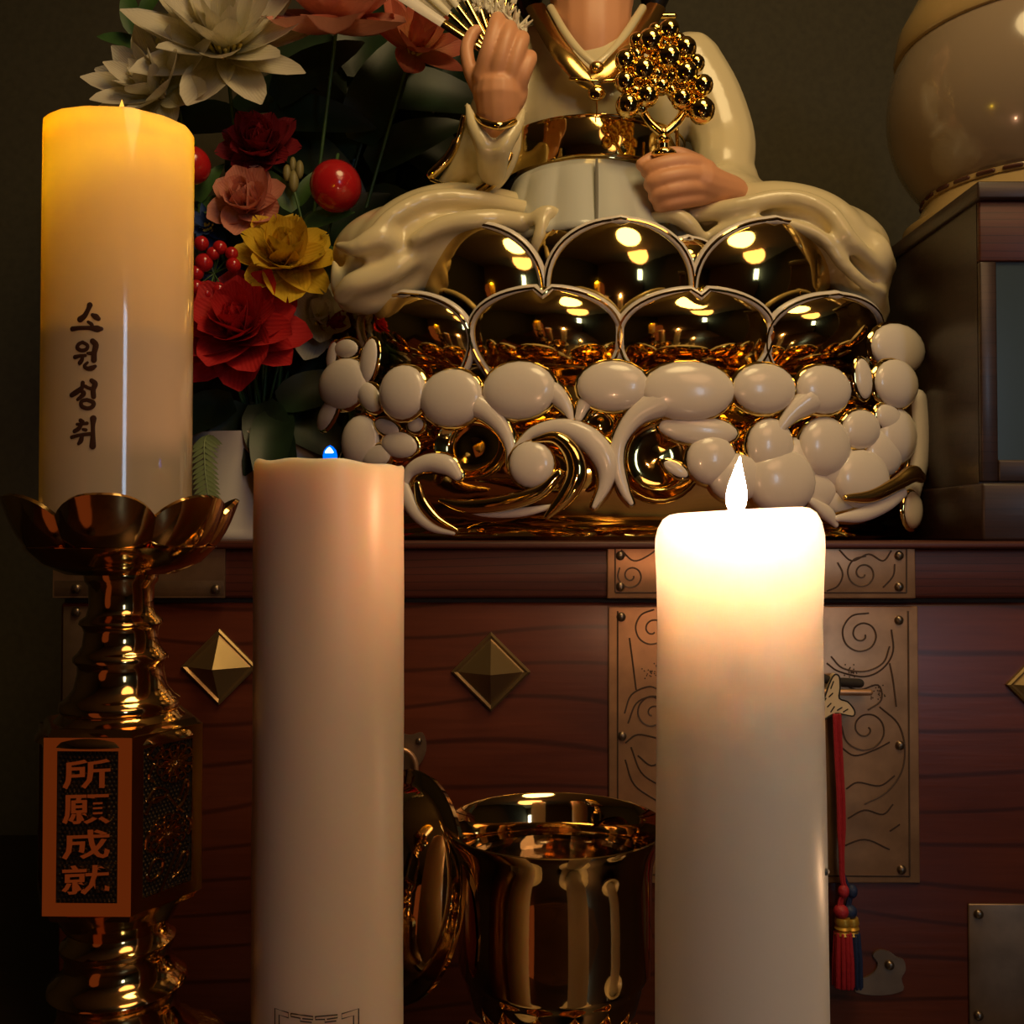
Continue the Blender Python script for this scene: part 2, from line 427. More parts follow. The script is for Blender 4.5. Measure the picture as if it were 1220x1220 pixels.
engrave([[(736, 728), (736, 1042)], [(1082, 728), (1084, 1044)], [(736, 1042), (1084, 1044)],
         spiral(1027, 756, 4, 27, 0, 1.8), [(1060, 770), (1052, 790), (1030, 800), (1004, 796), (990, 782)], [(985, 790), (1000, 800), (1030, 806), (1052, 796), (1064, 776), (1062, 750)],
         [(1000, 812), (1022, 822), (1046, 816), (1050, 834), (1034, 846)], [(1060, 790), (1064, 810), (1068, 842)], [(1048, 842), (1070, 862), (1078, 890), (1074, 920), (1056, 944), (1030, 958)],
         spiral(1032, 868, 3, 30, -.5, 1.6), [(1002, 890), (1018, 900), (1040, 894), (1060, 884)], [(1008, 940), (1022, 932), (1048, 936), (1066, 924)],
         [(1010, 975), (1030, 965), (1052, 970), (1064, 958)], [(1060, 990), (1072, 982)], [(1000, 1010), (1030, 1000), (1060, 1012)],
         spiral(778, 750, 4, 24, 1, 1.6), [(750, 760), (754, 790), (758, 822)], [(744, 850), (752, 828), (772, 818), (786, 822)], [(748, 862), (758, 838), (776, 830), (788, 836)],
         spiral(778, 850, 3, 22, 2, 1.5), [(745, 885), (760, 875), (786, 880)], [(752, 890), (764, 920), (786, 936)], [(745, 905), (756, 935), (784, 955)], [(760, 900), (776, 912), (790, 905)],
         spiral(900, 780, 4, 50, 0, 2), spiral(900, 960, 4, 50, 2, 2)], d_l, lp)
mbl = MB()
for cx_, cy_ in ((1015, 800), (1046, 826), (775, 800)):
    for i in range(22):
        a = random.random() * 6.28; r = random.random() * 12
        p = P(cx_ + r * math.cos(a), cy_ + r * math.sin(a), d_l - .0002); mbl.ell(p, (.0007, .0004, .0007), 5, 4)
mbl.build('stippling', M_engrave, lp)['kind'] = 'stuff'
# hinge plates at the chest's end
cp = rect_px(64, 690, 269, 712, RYF, .002); cp.box(P(64, 712, RYF) - Vector((0, .002, 0)), P(269, 652, RYF)); cp = cp.build('corner_plate', M_platedk, chest)
for q in ((257, 702), (91, 701)): tack(*q, RYF, cp)
cp2 = rect_px(74, 722, 150, 900, CY, .002).build('corner_plate', M_platedk, chest)
for q in ((91, 729), (91, 890), (140, 890)): tack(*q, CY, cp2)
cp3 = rect_px(1154, 1076, 1290, 1240, CY, .002).build('corner_plate', M_platedk, chest)
for q in ((1166, 1089), (1166, 1210)): tack(*q, CY, cp3)
# diamond studs
def stud(cx, cy, r):
    d = CY; k = K(d)
    c = P(cx, cy, d)
    def dia(rad, y): return [Vector((c.x, y, c.z + rad * k)), Vector((c.x + rad * k, y, c.z)), Vector((c.x, y, c.z - rad * k)), Vector((c.x - rad * k, y, c.z))]
    rings = [dia(r, d + .001), dia(r, d - .003), dia(r * .93, d - .0045), dia(r * .84, d - .003), dia(r * .80, d - .0035)]
    vs = [v for q in rings for v in q] + [Vector((c.x, d - .022, c.z))]
    fs = [(i * 4 + j, i * 4 + (j + 1) % 4, i * 4 + 4 + (j + 1) % 4, i * 4 + 4 + j) for i in range(4) for j in range(4)]
    fs += [(16 + j, 16 + (j + 1) % 4, 20) for j in range(4)]
    MB().add(vs, fs).build('diamond_stud', M_stud, chest, smooth=False)
for q in ((585, 800, 47), (262, 794, 45), (1245, 815, 47)): stud(*q)
# ring pull, mostly behind the middle candle
rp = MB().prism([P(x, y, CY - .002) for x, y in catmull([(452, 880), (470, 872), (488, 876), (503, 873), (508, 890), (504, 905), (496, 918), (498, 938), (484, 946), (462, 940), (448, 915)], 3, True)], (0, .002, 0)).build('ring_plate', M_platedk, chest, smooth=False)
tack(499, 883, CY, rp, .003); tack(464, 886, CY, rp, .003)
MB().sweep([P(478 + 18 * math.cos(a), 915 + 22 * math.sin(a), CY - .008) for a in [2 * PI * i / 24 for i in range(24)]], .0022, seg=8, closed=True).build('ring', M_plate, rp)
# bat shaped mount at the lower right
bat = MB().prism([P(x, y, CY - .002) for x, y in catmull([(1024, 1169), (1040, 1160), (1046, 1148), (1040, 1138), (1048, 1132), (1060, 1134), (1068, 1140), (1077, 1144), (1079, 1156), (1074, 1166), (1076, 1180), (1050, 1186), (1020, 1182)], 3, True)], (0, .002, 0)).build('bat_plate', M_platedk, chest, smooth=False)
tack(1060, 1150, CY, bat)

# fish padlock, its tail beside the burning candle
dL = CY - .012
fl = thing('fish_padlock', P(960, 860, dL), 'pale horn fish-tail padlock with brass bar, hung on the engraved lock plate', 'padlock')
body_o = [(905, 905), (918, 860), (945, 835), (966, 838), (972, 850), (960, 880), (935, 910), (915, 918)]
MB().prism([P(x, y, dL - .004) for x, y in catmull(body_o, 4, True)], (0, .010, 0)).build('fish_body', M_horn, fl, smooth=False)
tail = [(966, 850), (980, 836), (988, 815), (994, 804), (1000, 806), (1001, 820), (1000, 832), (1010, 836), (1018, 846), (1017, 853), (1008, 852), (996, 850), (984, 856), (972, 866)]
MB().prism([P(x, y, dL - .003) for x, y in catmull(tail, 4, True)], (0, .008, 0)).build('tail_fin', M_horn, fl, smooth=False)
mbs = MB(); mbs.sweep([P(x, y, dL - .0032) for x, y in catmull(tail, 3, True)], .0007, .0004, normals=Vector((0, -1, 0)), seg=5, closed=True)
for q in ([(990, 820), (993, 812)], [(980, 838), (984, 832)], [(986, 842), (990, 838)], [(978, 850), (982, 846)], [(990, 848), (994, 842)], [(998, 846), (1003, 843)], [(1005, 848), (1010, 845)], [(988, 830), (992, 826)]):
    mbs.sweep([P(x, y, dL - .0032) for x, y in q], .0006, .0004, normals=Vector((0, -1, 0)), seg=5)
mbs.build('tail_marking', M_wick, fl)
MB().sweep([P(968, 824, dL), P(1036, 825, dL)], .0028, seg=12).build('lock_bar', M_plate, fl)
MB().sweep([P(948, 815, dL + .004), P(966, 800, dL + .004), P(990, 812, dL + .004), P(1024, 814, dL + .004)], .0040, seg=10).build('shackle', M_wick, fl)
# tassels hung from the padlock
def tassel(name, label, dx, d, m, top):
    tl = thing(name, P(1003 + dx, 1172, d), label, 'tassel', None)
    pts = [(997, 852), (999, 900), (1002, 960), (1003, 1040), (1006, 1058), (1002, 1072), (1000, 1082)]
    for off in (-3.2, 0, 3.2):
        MB().sweep([P(x + off * (1 if y < 1000 else .4) + (dx if y > 1065 else dx * .3 if y > 1050 else 0), y, d + (.001 if off == 0 else 0)) for x, y in catmull(pts, 3)], .0016, seg=6).build('cord', m, tl)
    MB().ell(P(1005 + dx, 1062, d), (.005, .004, .006), 10, 8).build('knot', m, tl)
    a = P(1003 + dx, 1090, d)
    MB().ell(P(1002 + dx, 1086, d), (.0066, .006, .0062), 12, 8).build('tassel_head', m, tl)
    mg = MB(); z0 = P(0, 1114, d).z; z1 = P(0, 1093, d).z
    mg.lathe([(.0062, z0), (.0070, z0 + .001), (.0058, z0 + .004), (.0070, z0 + .006), (.0058, z0 + .008), (.0070, z0 + .011), (.0060, z1)], (a.x + .0006, a.y), 14)
    mg.build('gold_band', M_goldthread, tl)
    fr = MB(); zb = P(0, 1174, d).z
    for i in range(34):
        an = 2.4 * i; r = .0085 * math.sqrt((i + .5) / 34)
        fr.sweep([Vector((a.x + .0008 + r * math.cos(an) * .8, a.y + r * math.sin(an) * .8, z0 + .002)), Vector((a.x + .001 + r * math.cos(an), a.y + r * math.sin(an), (z0 + zb) / 2)), Vector((a.x + .001 + r * math.cos(an) * 1.05, a.y + r * math.sin(an) * 1.05, zb + .001 * random.random()))], .0014, seg=5)
    f_ = fr.build('fringe', m, tl); f_['kind'] = 'stuff'
tassel('red_tassel', 'red silk tassel with gold band on a long red cord beside burning candle', 0, CY - .016, M_silk, 852)
tassel('blue_tassel', 'navy blue tassel with gold band half hidden behind the red tassel', 10, CY - .004 - .008, M_bluesilk, 852)
# ------------------------------------------------------------------ candle holders and candles
def holder(name, x, y, label):
    t = thing(name, (x, y, TZ), label, 'candle holder')
    MB().lathe([(.034, TZ), (.036, TZ + .004), (.030, TZ + .008), (.016, TZ + .014), (.013, TZ + .022), (.020, TZ + .028)], (x, y), 32).build('foot', M_saucer, t)
    MB().lathe([(.018, TZ + .027), (.044, TZ + .030), (.058, TZ + .040), (.062, TZ + .050), (.0600, TZ + .0505), (.055, TZ + .041), (.042, TZ + .0335), (.001, TZ + .0325)], (x, y), 40).build('dish', M_saucer, t)
# middle candle
dC = .457
pC = P(393, 620, dC); xC, yC = pC.x, dC + .0
RC = 88 * K(dC)
yC = dC + RC * .0
zb = TZ + .0335
holder('candle_holder', xC, yC, 'white saucer holder under the tall middle candle with blue flame')
ztop = P(392, 553, dC).z
c1 = thing('pillar_candle', (xC, yC, zb), 'tall cream pillar candle with tiny blue flame, middle of the three candles', 'candle')
def wob(a, r, z): return r * (1 + .004 * math.sin(3 * a + z * 40) + .003 * math.sin(7 * a + 2 + z * 90))
mb = MB()
prof = [(RC * .97, zb), (RC, zb + .004)] + [(RC, zb + .004 + (ztop - zb - .006) * i / 24) for i in range(1, 25)] + [(RC * .995, ztop - .0008), (RC * .97, ztop), (RC * .90, ztop - .0006), (RC * .5, ztop - .0035), (RC * .06, ztop - .004)]
mb.lathe(prof, (xC, yC), 72, mod=wob)
for v in mb.v:
    if v.z > ztop - .012:
        k = (v.z - (ztop - .012)) / .012; a = math.atan2(v.y - yC, v.x - xC)
        v.z += k * (.0005 * math.sin(4 * a + 1) + .0004 * math.sin(9 * a) - .0012 * (v.x - xC) / RC)
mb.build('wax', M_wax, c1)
MB().sweep([(xC, yC, ztop - .005), (xC + .0003, yC, ztop - .001), (xC, yC, ztop + .0022)], [.0016, .0013, .001], seg=8).build('wick', M_wick, c1)
def flame(name, base, h, w, m, parent, lean=0.0, seg=20):
    prof = [(.10, 0), (.62, .06), (.9, .14), (1.0, .26), (.93, .40), (.74, .56), (.48, .72), (.24, .87), (.03, 1.0)]
    mb = MB(); vs = []; fs = []
    for r, t in prof:
        for j in range(seg):
            a = 2 * PI * j / seg
            vs.append(Vector((base[0] + r * w * math.cos(a) + lean * t * t, base[1] + r * w * math.sin(a), base[2] + t * h)))
    for i in range(len(prof) - 1):
        for j in range(seg): fs.append((i * seg + j, i * seg + (j + 1) % seg, (i + 1) * seg + (j + 1) % seg, (i + 1) * seg + j))
    fs.append(tuple(range(seg))); fs.append(tuple(range((len(prof) - 1) * seg, len(prof) * seg)))
    return mb.add(vs, fs).build(name, m, parent)
kC = K(dC)
# a dome of blue with a pale core above it
bl = MB(); bz = ztop + .0006
bl.lathe([(5.5 * kC, bz), (8.3 * kC, bz + 3 * kC), (8.6 * kC, bz + 9 * kC), (7.0 * kC, bz + 15 * kC), (3.8 * kC, bz + 19 * kC), (.3 * kC, bz + 21 * kC)], (xC, yC), 20)
fb = bl.build('blue_flame', emit('blue_flame', (0.0, 0.10, 0.9, 1), 2.2), c1)
co = MB(); co.lathe([(5.0 * kC, bz + 11 * kC), (5.6 * kC, bz + 12.2 * kC), (4.4 * kC, bz + 14.5 * kC), (2.4 * kC, bz + 17 * kC), (.3 * kC, bz + 18.5 * kC)], (xC, yC - 4.2 * kC), 16)
co.build('flame_core', emit('flame_core', (0.55, 0.85, 1.0, 1), 3.0), fb)
# printed meander square at the foot
def on_cyl(px, py, d, x, y, R, out=.0003):
    """point of the candle's side that the photograph shows at px, py"""
    dd = d - R
    for _ in range(6):
        q = P(px, py, dd); dx = max(-R * .999, min(R * .999, q.x - x)); dd = y - math.sqrt(R * R - dx * dx)
    q = P(px, py, dd); n = Vector((q.x - x, q.y - y, 0)).normalized()
    return q + n * out, n
def ink(mb, pts, w, d, x, y, R, smooth=4, out=.00025):
    """pts: (px, py, half width px)"""
    pp = catmull(pts, smooth) if smooth else pts
    P3 = []; NN = []; W = []
    for q in pp:
        a, n = on_cyl(q[0], q[1], d, x, y, R, out); P3.append(a); NN.append(n); W.append((q[2] if len(q) > 2 else w) * K(d))
    mb.sweep(P3, W, .00012, normals=NN, seg=6)
me_ = MB()
def mline(pts): ink(me_, [(x, y + 10 * (1 - ((x - 378) / 50.0) ** 2), .75) for x, y in pts], .75, dC, xC, yC, RC, smooth=0)
x0, x1, y0 = 328, 427, 1201
mline([(x0, 1300), (x0, y0), (344, y0), (344, y0 + 6), (333, y0 + 6), (333, 1300)])
mline([(x1, 1300), (x1, y0), (407, y0), (407, y0 + 6), (421, y0 + 6), (421, 1300)])
for xs in (347, 376):
    mline([(xs, y0), (xs + 26, y0), (xs + 26, y0 + 3.5), (xs + 14, y0 + 3.5)])
    mline([(xs, y0), (xs, y0 + 3.5), (xs + 11, y0 + 3.5), (xs + 11, y0 + 7), (xs + 24, y0 + 7)])
mline([(352, 1221), (365, 1213), (378, 1211), (391, 1213), (404, 1221)])
me_.build('printed_meander', M_meander, c1)

M_flame = emit('candle_flame', (1.0, 0.48, 0.24, 1), 480.0)
# burning candle on the right
dR = .412
RR = 97.5 * K(dR)
pR = P(880, 700, dR); xR, yR = pR.x, dR
holder('candle_holder', xR, yR, 'white saucer holder under the burning candle')
ztr = P(880, 611, dR).z
kR = K(dR)
c2 = thing('pillar_candle', (xR, yR, zb), 'tall cream pillar candle burning with a bright white flame, on the right', 'candle')
prof = [(RR * 1.0, zb), (RR * 1.015, zb + .004)]
body = [(100, 1220), (99.5, 1100), (98, 950), (96.5, 820), (95.5, 740), (97, 690), (98.5, 655), (98, 640), (95, 626), (89, 615), (81, 609.5), (72, 608)]
prof += [(rp_ * kR, P(884, yp, dR).z) for rp_, yp in body]
zz = P(884, 608, dR).z
prof += [(64 * kR, zz - .0008), (50 * kR, zz - .0035), (30 * kR, zz - .0055), (4 * kR, zz - .006)]
mb = MB().lathe(prof, (xR, yR), 72, mod=lambda a, r, z: r * (1 + .004 * math.sin(2 * a + 1) + .003 * math.sin(5 * a + z * 60)))
for v in mb.v:
    if v.z > zz - .02: v.z += (v.z - (zz - .02)) / .02 * .0018 * max(-1, min(1, (v.x - xR) / RR))
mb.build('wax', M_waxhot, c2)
MB().ell((xR + RR * .86, yR - RR * .5, P(0, 1052, dR - .03).z), (.0022, .0014, .0016), 10, 8).build('wax_drip', M_waxhot, c2)
MB().sweep([(xR - .001, yR, zz - .0065), (xR - .001, yR, zz + .001), (xR + .0006, yR, zz + .005)], [.0014, .0012, .0009], seg=8).build('wick', M_wick, c2)
flame('flame', (xR - 2.5 * kR, yR, zz - .0012), 68 * kR, 12.5 * kR, M_flame, c2, lean=5 * kR)

# ------------------------------------------------------------------ brass candlestick and LED candle on the left
dS = .48
kS = K(dS)
xS = P(145, 700, dS).x; yS = dS
st = thing('candlestick', (xS, yS, TZ), 'ornate brass candlestick with lotus dish and six-sided panelled body under the yellow-lit candle', 'candlestick')
def zS(py, off=0): return P(145, py, dS + off).z
neck = [(40, 676), (42, 684), (41, 692), (37, 697), (36, 722), (39, 733), (46, 738), (47, 742), (43, 746), (41, 752), (43, 768), (48, 776), (53, 781), (53, 786), (48, 791), (48, 800), (52, 818), (60, 829), (67, 834), (68, 841), (65, 846), (70, 852), (80, 858), (90, 866), (92, 872)]
MB().lathe([(r * kS, zS(y)) for r, y in neck], (xS, yS), 64).build('neck', M_brass, st)
# six sided body
RH = 98 * kS; ph0 = math.radians(29)
zh0, zh1 = zS(1058), zS(861)
def hexv(k, r, z):
    a = ph0 + k * PI / 3
    return Vector((xS + r * math.sin(a), yS - r * math.cos(a), z))
hb = MB(); vs = []; fs = []
for r, z in ((RH * .90, zh0 - .004), (RH * .95, zh0), (RH * .95, zh1), (RH * .90, zh1 + .003)):
    vs += [hexv(k, r, z) for k in range(6)]
for i in range(3):
    for k in range(6): fs.append((i * 6 + k, i * 6 + (k + 1) % 6, i * 6 + 6 + (k + 1) % 6, i * 6 + 6 + k))
fs += [tuple(range(6)), tuple(range(18, 24))]
hb.add(vs, fs).build('hexagonal_body', M_brass, st, smooth=False)
def face_frame(k):
    """returns f(s,t,out) for the panel between corners k-1 and k: s 0..1 across, t 0..1 up"""
    a = hexv(k - 1, RH, zh0); b = hexv(k, RH, zh0)
    n = ((a + b) / 2 - Vector((xS, yS, zh0))); n.z = 0; n.normalize()
    def f(s, t, out=0.0): return a + (b - a) * s + Vector((0, 0, (zh1 - zh0) * t)) + n * out
    return f, n
for k in range(6):
    f, n = face_frame(k)
    off = -RH * (1 - .985) * .87
    fm = MB()
    bw, bh = .155, .075
    fm.prism([f(0, 0), f(1, 0), f(1, bh), f(0, bh)], n * -.003)
    fm.prism([f(0, 1 - bh), f(1, 1 - bh), f(1, 1), f(0, 1)], n * -.003)
    fm.prism([f(0, bh), f(bw, bh), f(bw, 1 - bh), f(0, 1 - bh)], n * -.003)
    fm.prism([f(1 - bw, bh), f(1, bh), f(1, 1 - bh), f(1 - bw, 1 - bh)], n * -.003)
    pf = fm.build('panel_frame', M_brass, st, smooth=False)
    MB().prism([f(bw, bh, -.0012), f(1 - bw, bh, -.0012), f(1 - bw, 1 - bh, -.0012), f(bw, 1 - bh, -.0012)], n * -.002).build('panel_ground', M_brassdark, pf, smooth=False)
    if k in (0, 1):
        pb = MB()
        for i in range(13):
            for j in range(36):
                s = bw + .03 + (1 - 2 * bw - .06) * (i + (.5 if j % 2 else 0)) / 12.5; t = bh + .012 + (1 - 2 * bh - .024) * j / 35
                if s > 1 - bw - .02: continue
                c = f(s, t, -.0010)
                u = (f(1, t) - f(0, t)).normalized()
                M = Matrix((u, n, Vector((0, 0, 1)))).transposed()
                pb.ell(c, (.0009, .0007, .0010), 5, 4, M)
        o = pb.build('pebbled_ground', M_brass, pf); o['kind'] = 'stuff'
        o.data.materials[0] = mat('pebble_brass', (0.06, 0.036, 0.016, 1), 0.4, 0.8)
# raised characters on the left panel
f0, n0 = face_frame(0)
M_charb = mat('raised_character_brass', (0.95, 0.56, 0.25, 1), 0.22, 1.0)
def glyph(ch, cx, cy, h, w):
    cu = bpy.data.curves.new('c', 'FONT'); cu.body = ch; cu.size = 1.0; cu.offset = 0.018; cu.extrude = 0.5; cu.resolution_u = 2
    o = bpy.data.objects.new('c', cu); C.objects.link(o)
    bpy.context.view_layer.update()
    me = bpy.data.meshes.new_from_object(o.evaluated_get(bpy.context.evaluated_depsgraph_get()))
    bpy.data.objects.remove(o); bpy.data.curves.remove(cu)
    xs = [v.co.x for v in me.vertices]; ys = [v.co.y for v in me.vertices]
    vs = []
    for v in me.vertices:
        x = (v.co.x - min(xs)) / (max(xs) - min(xs)) - .5; y = (v.co.y - min(ys)) / (max(ys) - min(ys)) - .5
        y += .10 * x * (1 - abs(y))          # brush slant
        vs.append(f0(cx + x * w, cy + y * h, -.0012 + (.0022 if v.co.z > 0 else 0)))
    fs = [tuple(p.vertices) for p in me.polygons]; bpy.data.meshes.remove(me)
    return vs, fs
for i, ch in enumerate('\u6240\u9858\u6210\u5c31'):
    vs, fs = glyph(ch, .5, .80 - .197 * i, .165, .54)
    MB().add(vs, fs).build('raised_character', M_charb, st, smooth=False)
# flowers in relief on the right panel
f1, n1 = face_frame(1)
rel = MB()
def relief(pts, w, out=-.0004):
    rel.sweep([f1(s, t, out) for s, t in catmull(pts, 4)], [w] * (len(pts) * 4 - 3), .0008, normals=n1, seg=6)
def blossom(s, t, r, n):
    for ring_ in range(3):
        for i in range(n - ring_ * 2):
            a = 2 * PI * i / (n - ring_ * 2) + ring_ * .3; q = r * (1 - ring_ * .34)
            relief([(s + q * .35 * math.cos(a - .2), t + q * .35 * math.sin(a - .2) * .42), (s + q * math.cos(a - .22), t + q * math.sin(a - .22) * .42), (s + q * 1.1 * math.cos(a), t + q * 1.1 * math.sin(a) * .42), (s + q * math.cos(a + .22), t + q * math.sin(a + .22) * .42), (s + q * .4 * math.cos(a + .2), t + q * .4 * math.sin(a + .2) * .42)], .0006)
blossom(.60, .80, .24, 11); blossom(.50, .40, .24, 12)
for lf in ([(.22, .88), (.34, .93), (.42, .90), (.30, .85), (.22, .88)], [(.20, .62), (.34, .68), (.50, .64), (.34, .60), (.20, .62)], [(.20, .55), (.30, .62), (.44, .62)], [(.66, .58), (.76, .68), (.80, .64), (.72, .56), (.64, .52)],
           [(.22, .20), (.32, .27), (.44, .25), (.40, .18), (.26, .16), (.22, .20)], [(.60, .16), (.72, .25), (.80, .24), (.70, .16), (.58, .13)], [(.38, .06), (.52, .18), (.68, .31)], [(.50, .62), (.60, .56), (.72, .50)], [(.40, .94), (.46, .99), (.52, .94)], [(.62, .95), (.70, .98), (.76, .93)],
           [(.24, .44), (.20, .36), (.28, .32)], [(.78, .46), (.84, .42), (.80, .36)], [(.30, .72), (.24, .76), (.30, .82)]):
    relief(lf, .0008)
rel.build('flower_relief', M_brass, st)
# foot
foot = [(84, 1060), (72, 1075), (60, 1097), (54, 1102), (57, 1112), (64, 1118), (63, 1124), (58, 1130), (60, 1146), (68, 1158), (76, 1163), (78, 1169), (72, 1174), (66, 1180), (66, 1200), (74, 1222), (92, 1240)]
MB().lathe([(r * kS, zS(y)) for r, y in foot], (xS, yS), 64).build('foot_stem', M_brass, st)
zf = zS(1240)
base = [(92 * kS, zf), (118 * kS, zf - .004), (138 * kS, zf - .014), (144 * kS, zf - .03), (140 * kS, zf - .05), (152 * kS, zf - .07), (158 * kS, TZ)]
MB().lathe(base[::-1], (xS, yS), 64, mod=lambda a, r, z: r * (1 + (.035 * math.sin(10 * a) + .02 * math.sin(23 * a)) * (1 if zf - .06 < z < zf - .002 else 0))).build('foot_base', mat('relief_brass', (0.5, 0.30, 0.11, 1), 0.25, 1.0, bump=0.8, bscale=170), st)
# lotus dish : seven cast petals on a round bowl
zd0, zdr = zS(684), zS(600)
MB().lathe([(40 * kS, zd0), (62 * kS, zd0 + 1 * kS), (90 * kS, zd0 + 14 * kS), (108 * kS, zd0 + 32 * kS), (106 * kS, zd0 + 33 * kS), (88 * kS, zd0 + 20 * kS), (60 * kS, zd0 + 6 * kS), (2 * kS, zd0 + 5 * kS)], (xS, yS), 56).build('dish', M_brass, st)
pm = None
NP = 7
for k in range(NP):
    ac = math.radians(-90 - 9 + 22 + 360 / NP * k)
    vs = []; fs = []; nu, nv = 14, 9
    for side in (0, 1):
        for i in range(nv + 1):
            v = i / nv
            for j in range(nu + 1):
                u = -1 + 2 * j / nu
                edge = 1 - .20 * abs(u) ** 2.6 * v
                vv = v * edge
                a = ac + u * PI / NP * (1.0 + .02 * v)
                rr = (45 + 82 * math.sin(vv * PI / 2) ** .8 + 9 * vv ** 5 * (1 - .4 * abs(u)) - 8 * abs(u) ** 3 * min(1, v * 2)) * kS - side * .0016
                z = zd0 + 1.5 * kS + (88 * (1 - math.cos(vv * PI / 2)) ** .85) * kS + side * .001
                vs.append(Vector((xS + rr * math.cos(a), yS + rr * math.sin(a), z)))
    w = nu + 1; off = w * (nv + 1)
    for i in range(nv):
        for j in range(nu):
            a = i * w + j; fs.append((a, a + 1, a + w + 1, a + w)); fs.append((off + a, off + a + w, off + a + w + 1, off + a + 1))
    for j in range(nu): fs.append((nv * w + j, nv * w + j + 1, off + nv * w + j + 1, off + nv * w + j)); fs.append((j, off + j, off + j + 1, j + 1))
    for i in range(nv):
        for j in (0, nu): a = i * w + j; fs.append((a, a + w, off + a + w, off + a))
    MB().add(vs, fs).build('lotus_petal', M_brass, st)
# LED candle, hollow shell lit from inside
m_shell, nt, b = new_mat('led_candle_shell')
b.inputs['Base Color'].default_value = (0.80, 0.66, 0.50, 1); b.inputs['Roughness'].default_value = 0.10
b.inputs['Coat Weight'].default_value = 1.0; b.inputs['Coat Roughness'].default_value = 0.03; b.inputs['Coat IOR'].default_value = 1.65
tr = nt.nodes.new('ShaderNodeBsdfTranslucent'); tr.inputs[0].default_value = (1.0, 0.82, 0.12, 1)
ms = nt.nodes.new('ShaderNodeMixShader'); ms.inputs[0].default_value = 0.42
nt.links.new(b.outputs[0], ms.inputs[1]); nt.links.new(tr.outputs[0], ms.inputs[2]); nt.links.new(ms.outputs[0], nt.nodes['Material Output'].inputs['Surface'])
xLd = P(142, 360, dS).x; RL = 84.5 * kS
zl0 = zd0 + 24 * kS
led = thing('led_candle', (xLd, yS, zl0), 'glossy white battery candle glowing yellow at its top, with dark Korean lettering', 'candle')
vs = []; fs = []; seg = 72; nz = 30
def ltop(a):
    x = math.cos(a)
    a2 = a - math.radians(22); x = math.cos(a2)          # across the line of sight
    tb = [(-1, 141), (-.9, 135), (-.73, 129), (-.43, 125.5), (.1, 127), (.56, 138), (.86, 150), (1, 164)]
    for (xa, ya), (xb, yb_) in zip(tb, tb[1:]):
        if xa <= x <= xb + 1e-6: y_ = ya + (yb_ - ya) * (x - xa) / (xb - xa); break
    return P(142, y_, yS + RL * math.sin(a)).z if math.sin(a2) < 0 else P(142, y_, yS + RL * math.sin(2 * math.radians(22) - a) ).z
lean = (P(142, 150, dS).x - P(139.5, 590, dS).x)
for i in range(nz + 1):
    for j in range(seg):
        a = 2 * PI * j / seg; zt = ltop(a); t = i / nz
        z = zl0 + (zt - zl0) * t
        r = RL * (1 if t < .99 else .992)
        vs.append(Vector((xLd + r * math.cos(a), yS + r * math.sin(a), z)))
for i in range(nz):
    for j in range(seg): fs.append((i * seg + j, i * seg + (j + 1) % seg, (i + 1) * seg + (j + 1) % seg, (i + 1) * seg + j))
n0_ = len(vs)
for q, dz in ((.955, -.0004), (.93, -.003), (.90, -.011), (.02, -.012)):
    for j in range(seg):
        a = 2 * PI * j / seg; vs.append(Vector((xLd + RL * q * math.cos(a), yS + RL * q * math.sin(a), ltop(a) + dz)))
for i in range(4):
    a0 = nz * seg if i == 0 else n0_ + (i - 1) * seg; b0 = n0_ + i * seg
    for j in range(seg): fs.append((a0 + j, a0 + (j + 1) % seg, b0 + (j + 1) % seg, b0 + j))
fs.append(tuple(range(seg)))
MB().add(vs, fs).build('shell', m_shell, led)
MB().lathe([(RL * .93, P(142, 402, dS).z), (RL * .93, P(142, 398, dS).z)], (xLd, yS), 48).build('absorbing_floor', M_wick, led)  # cavity floor, added dark to absorb light bouncing inside the shell
zt = P(145, 160, dS).z
flame('flame_bulb', (P(145, 150, dS).x, yS, zt), 42 * kS, 8 * kS, emit('led_flame', (1.0, 0.50, 0.06, 1), 1.6), led)
point_lamp('led_bulb', (xLd, yS, P(145, 172, dS).z), 0.55, (1.0, 0.60, 0.02), .010)
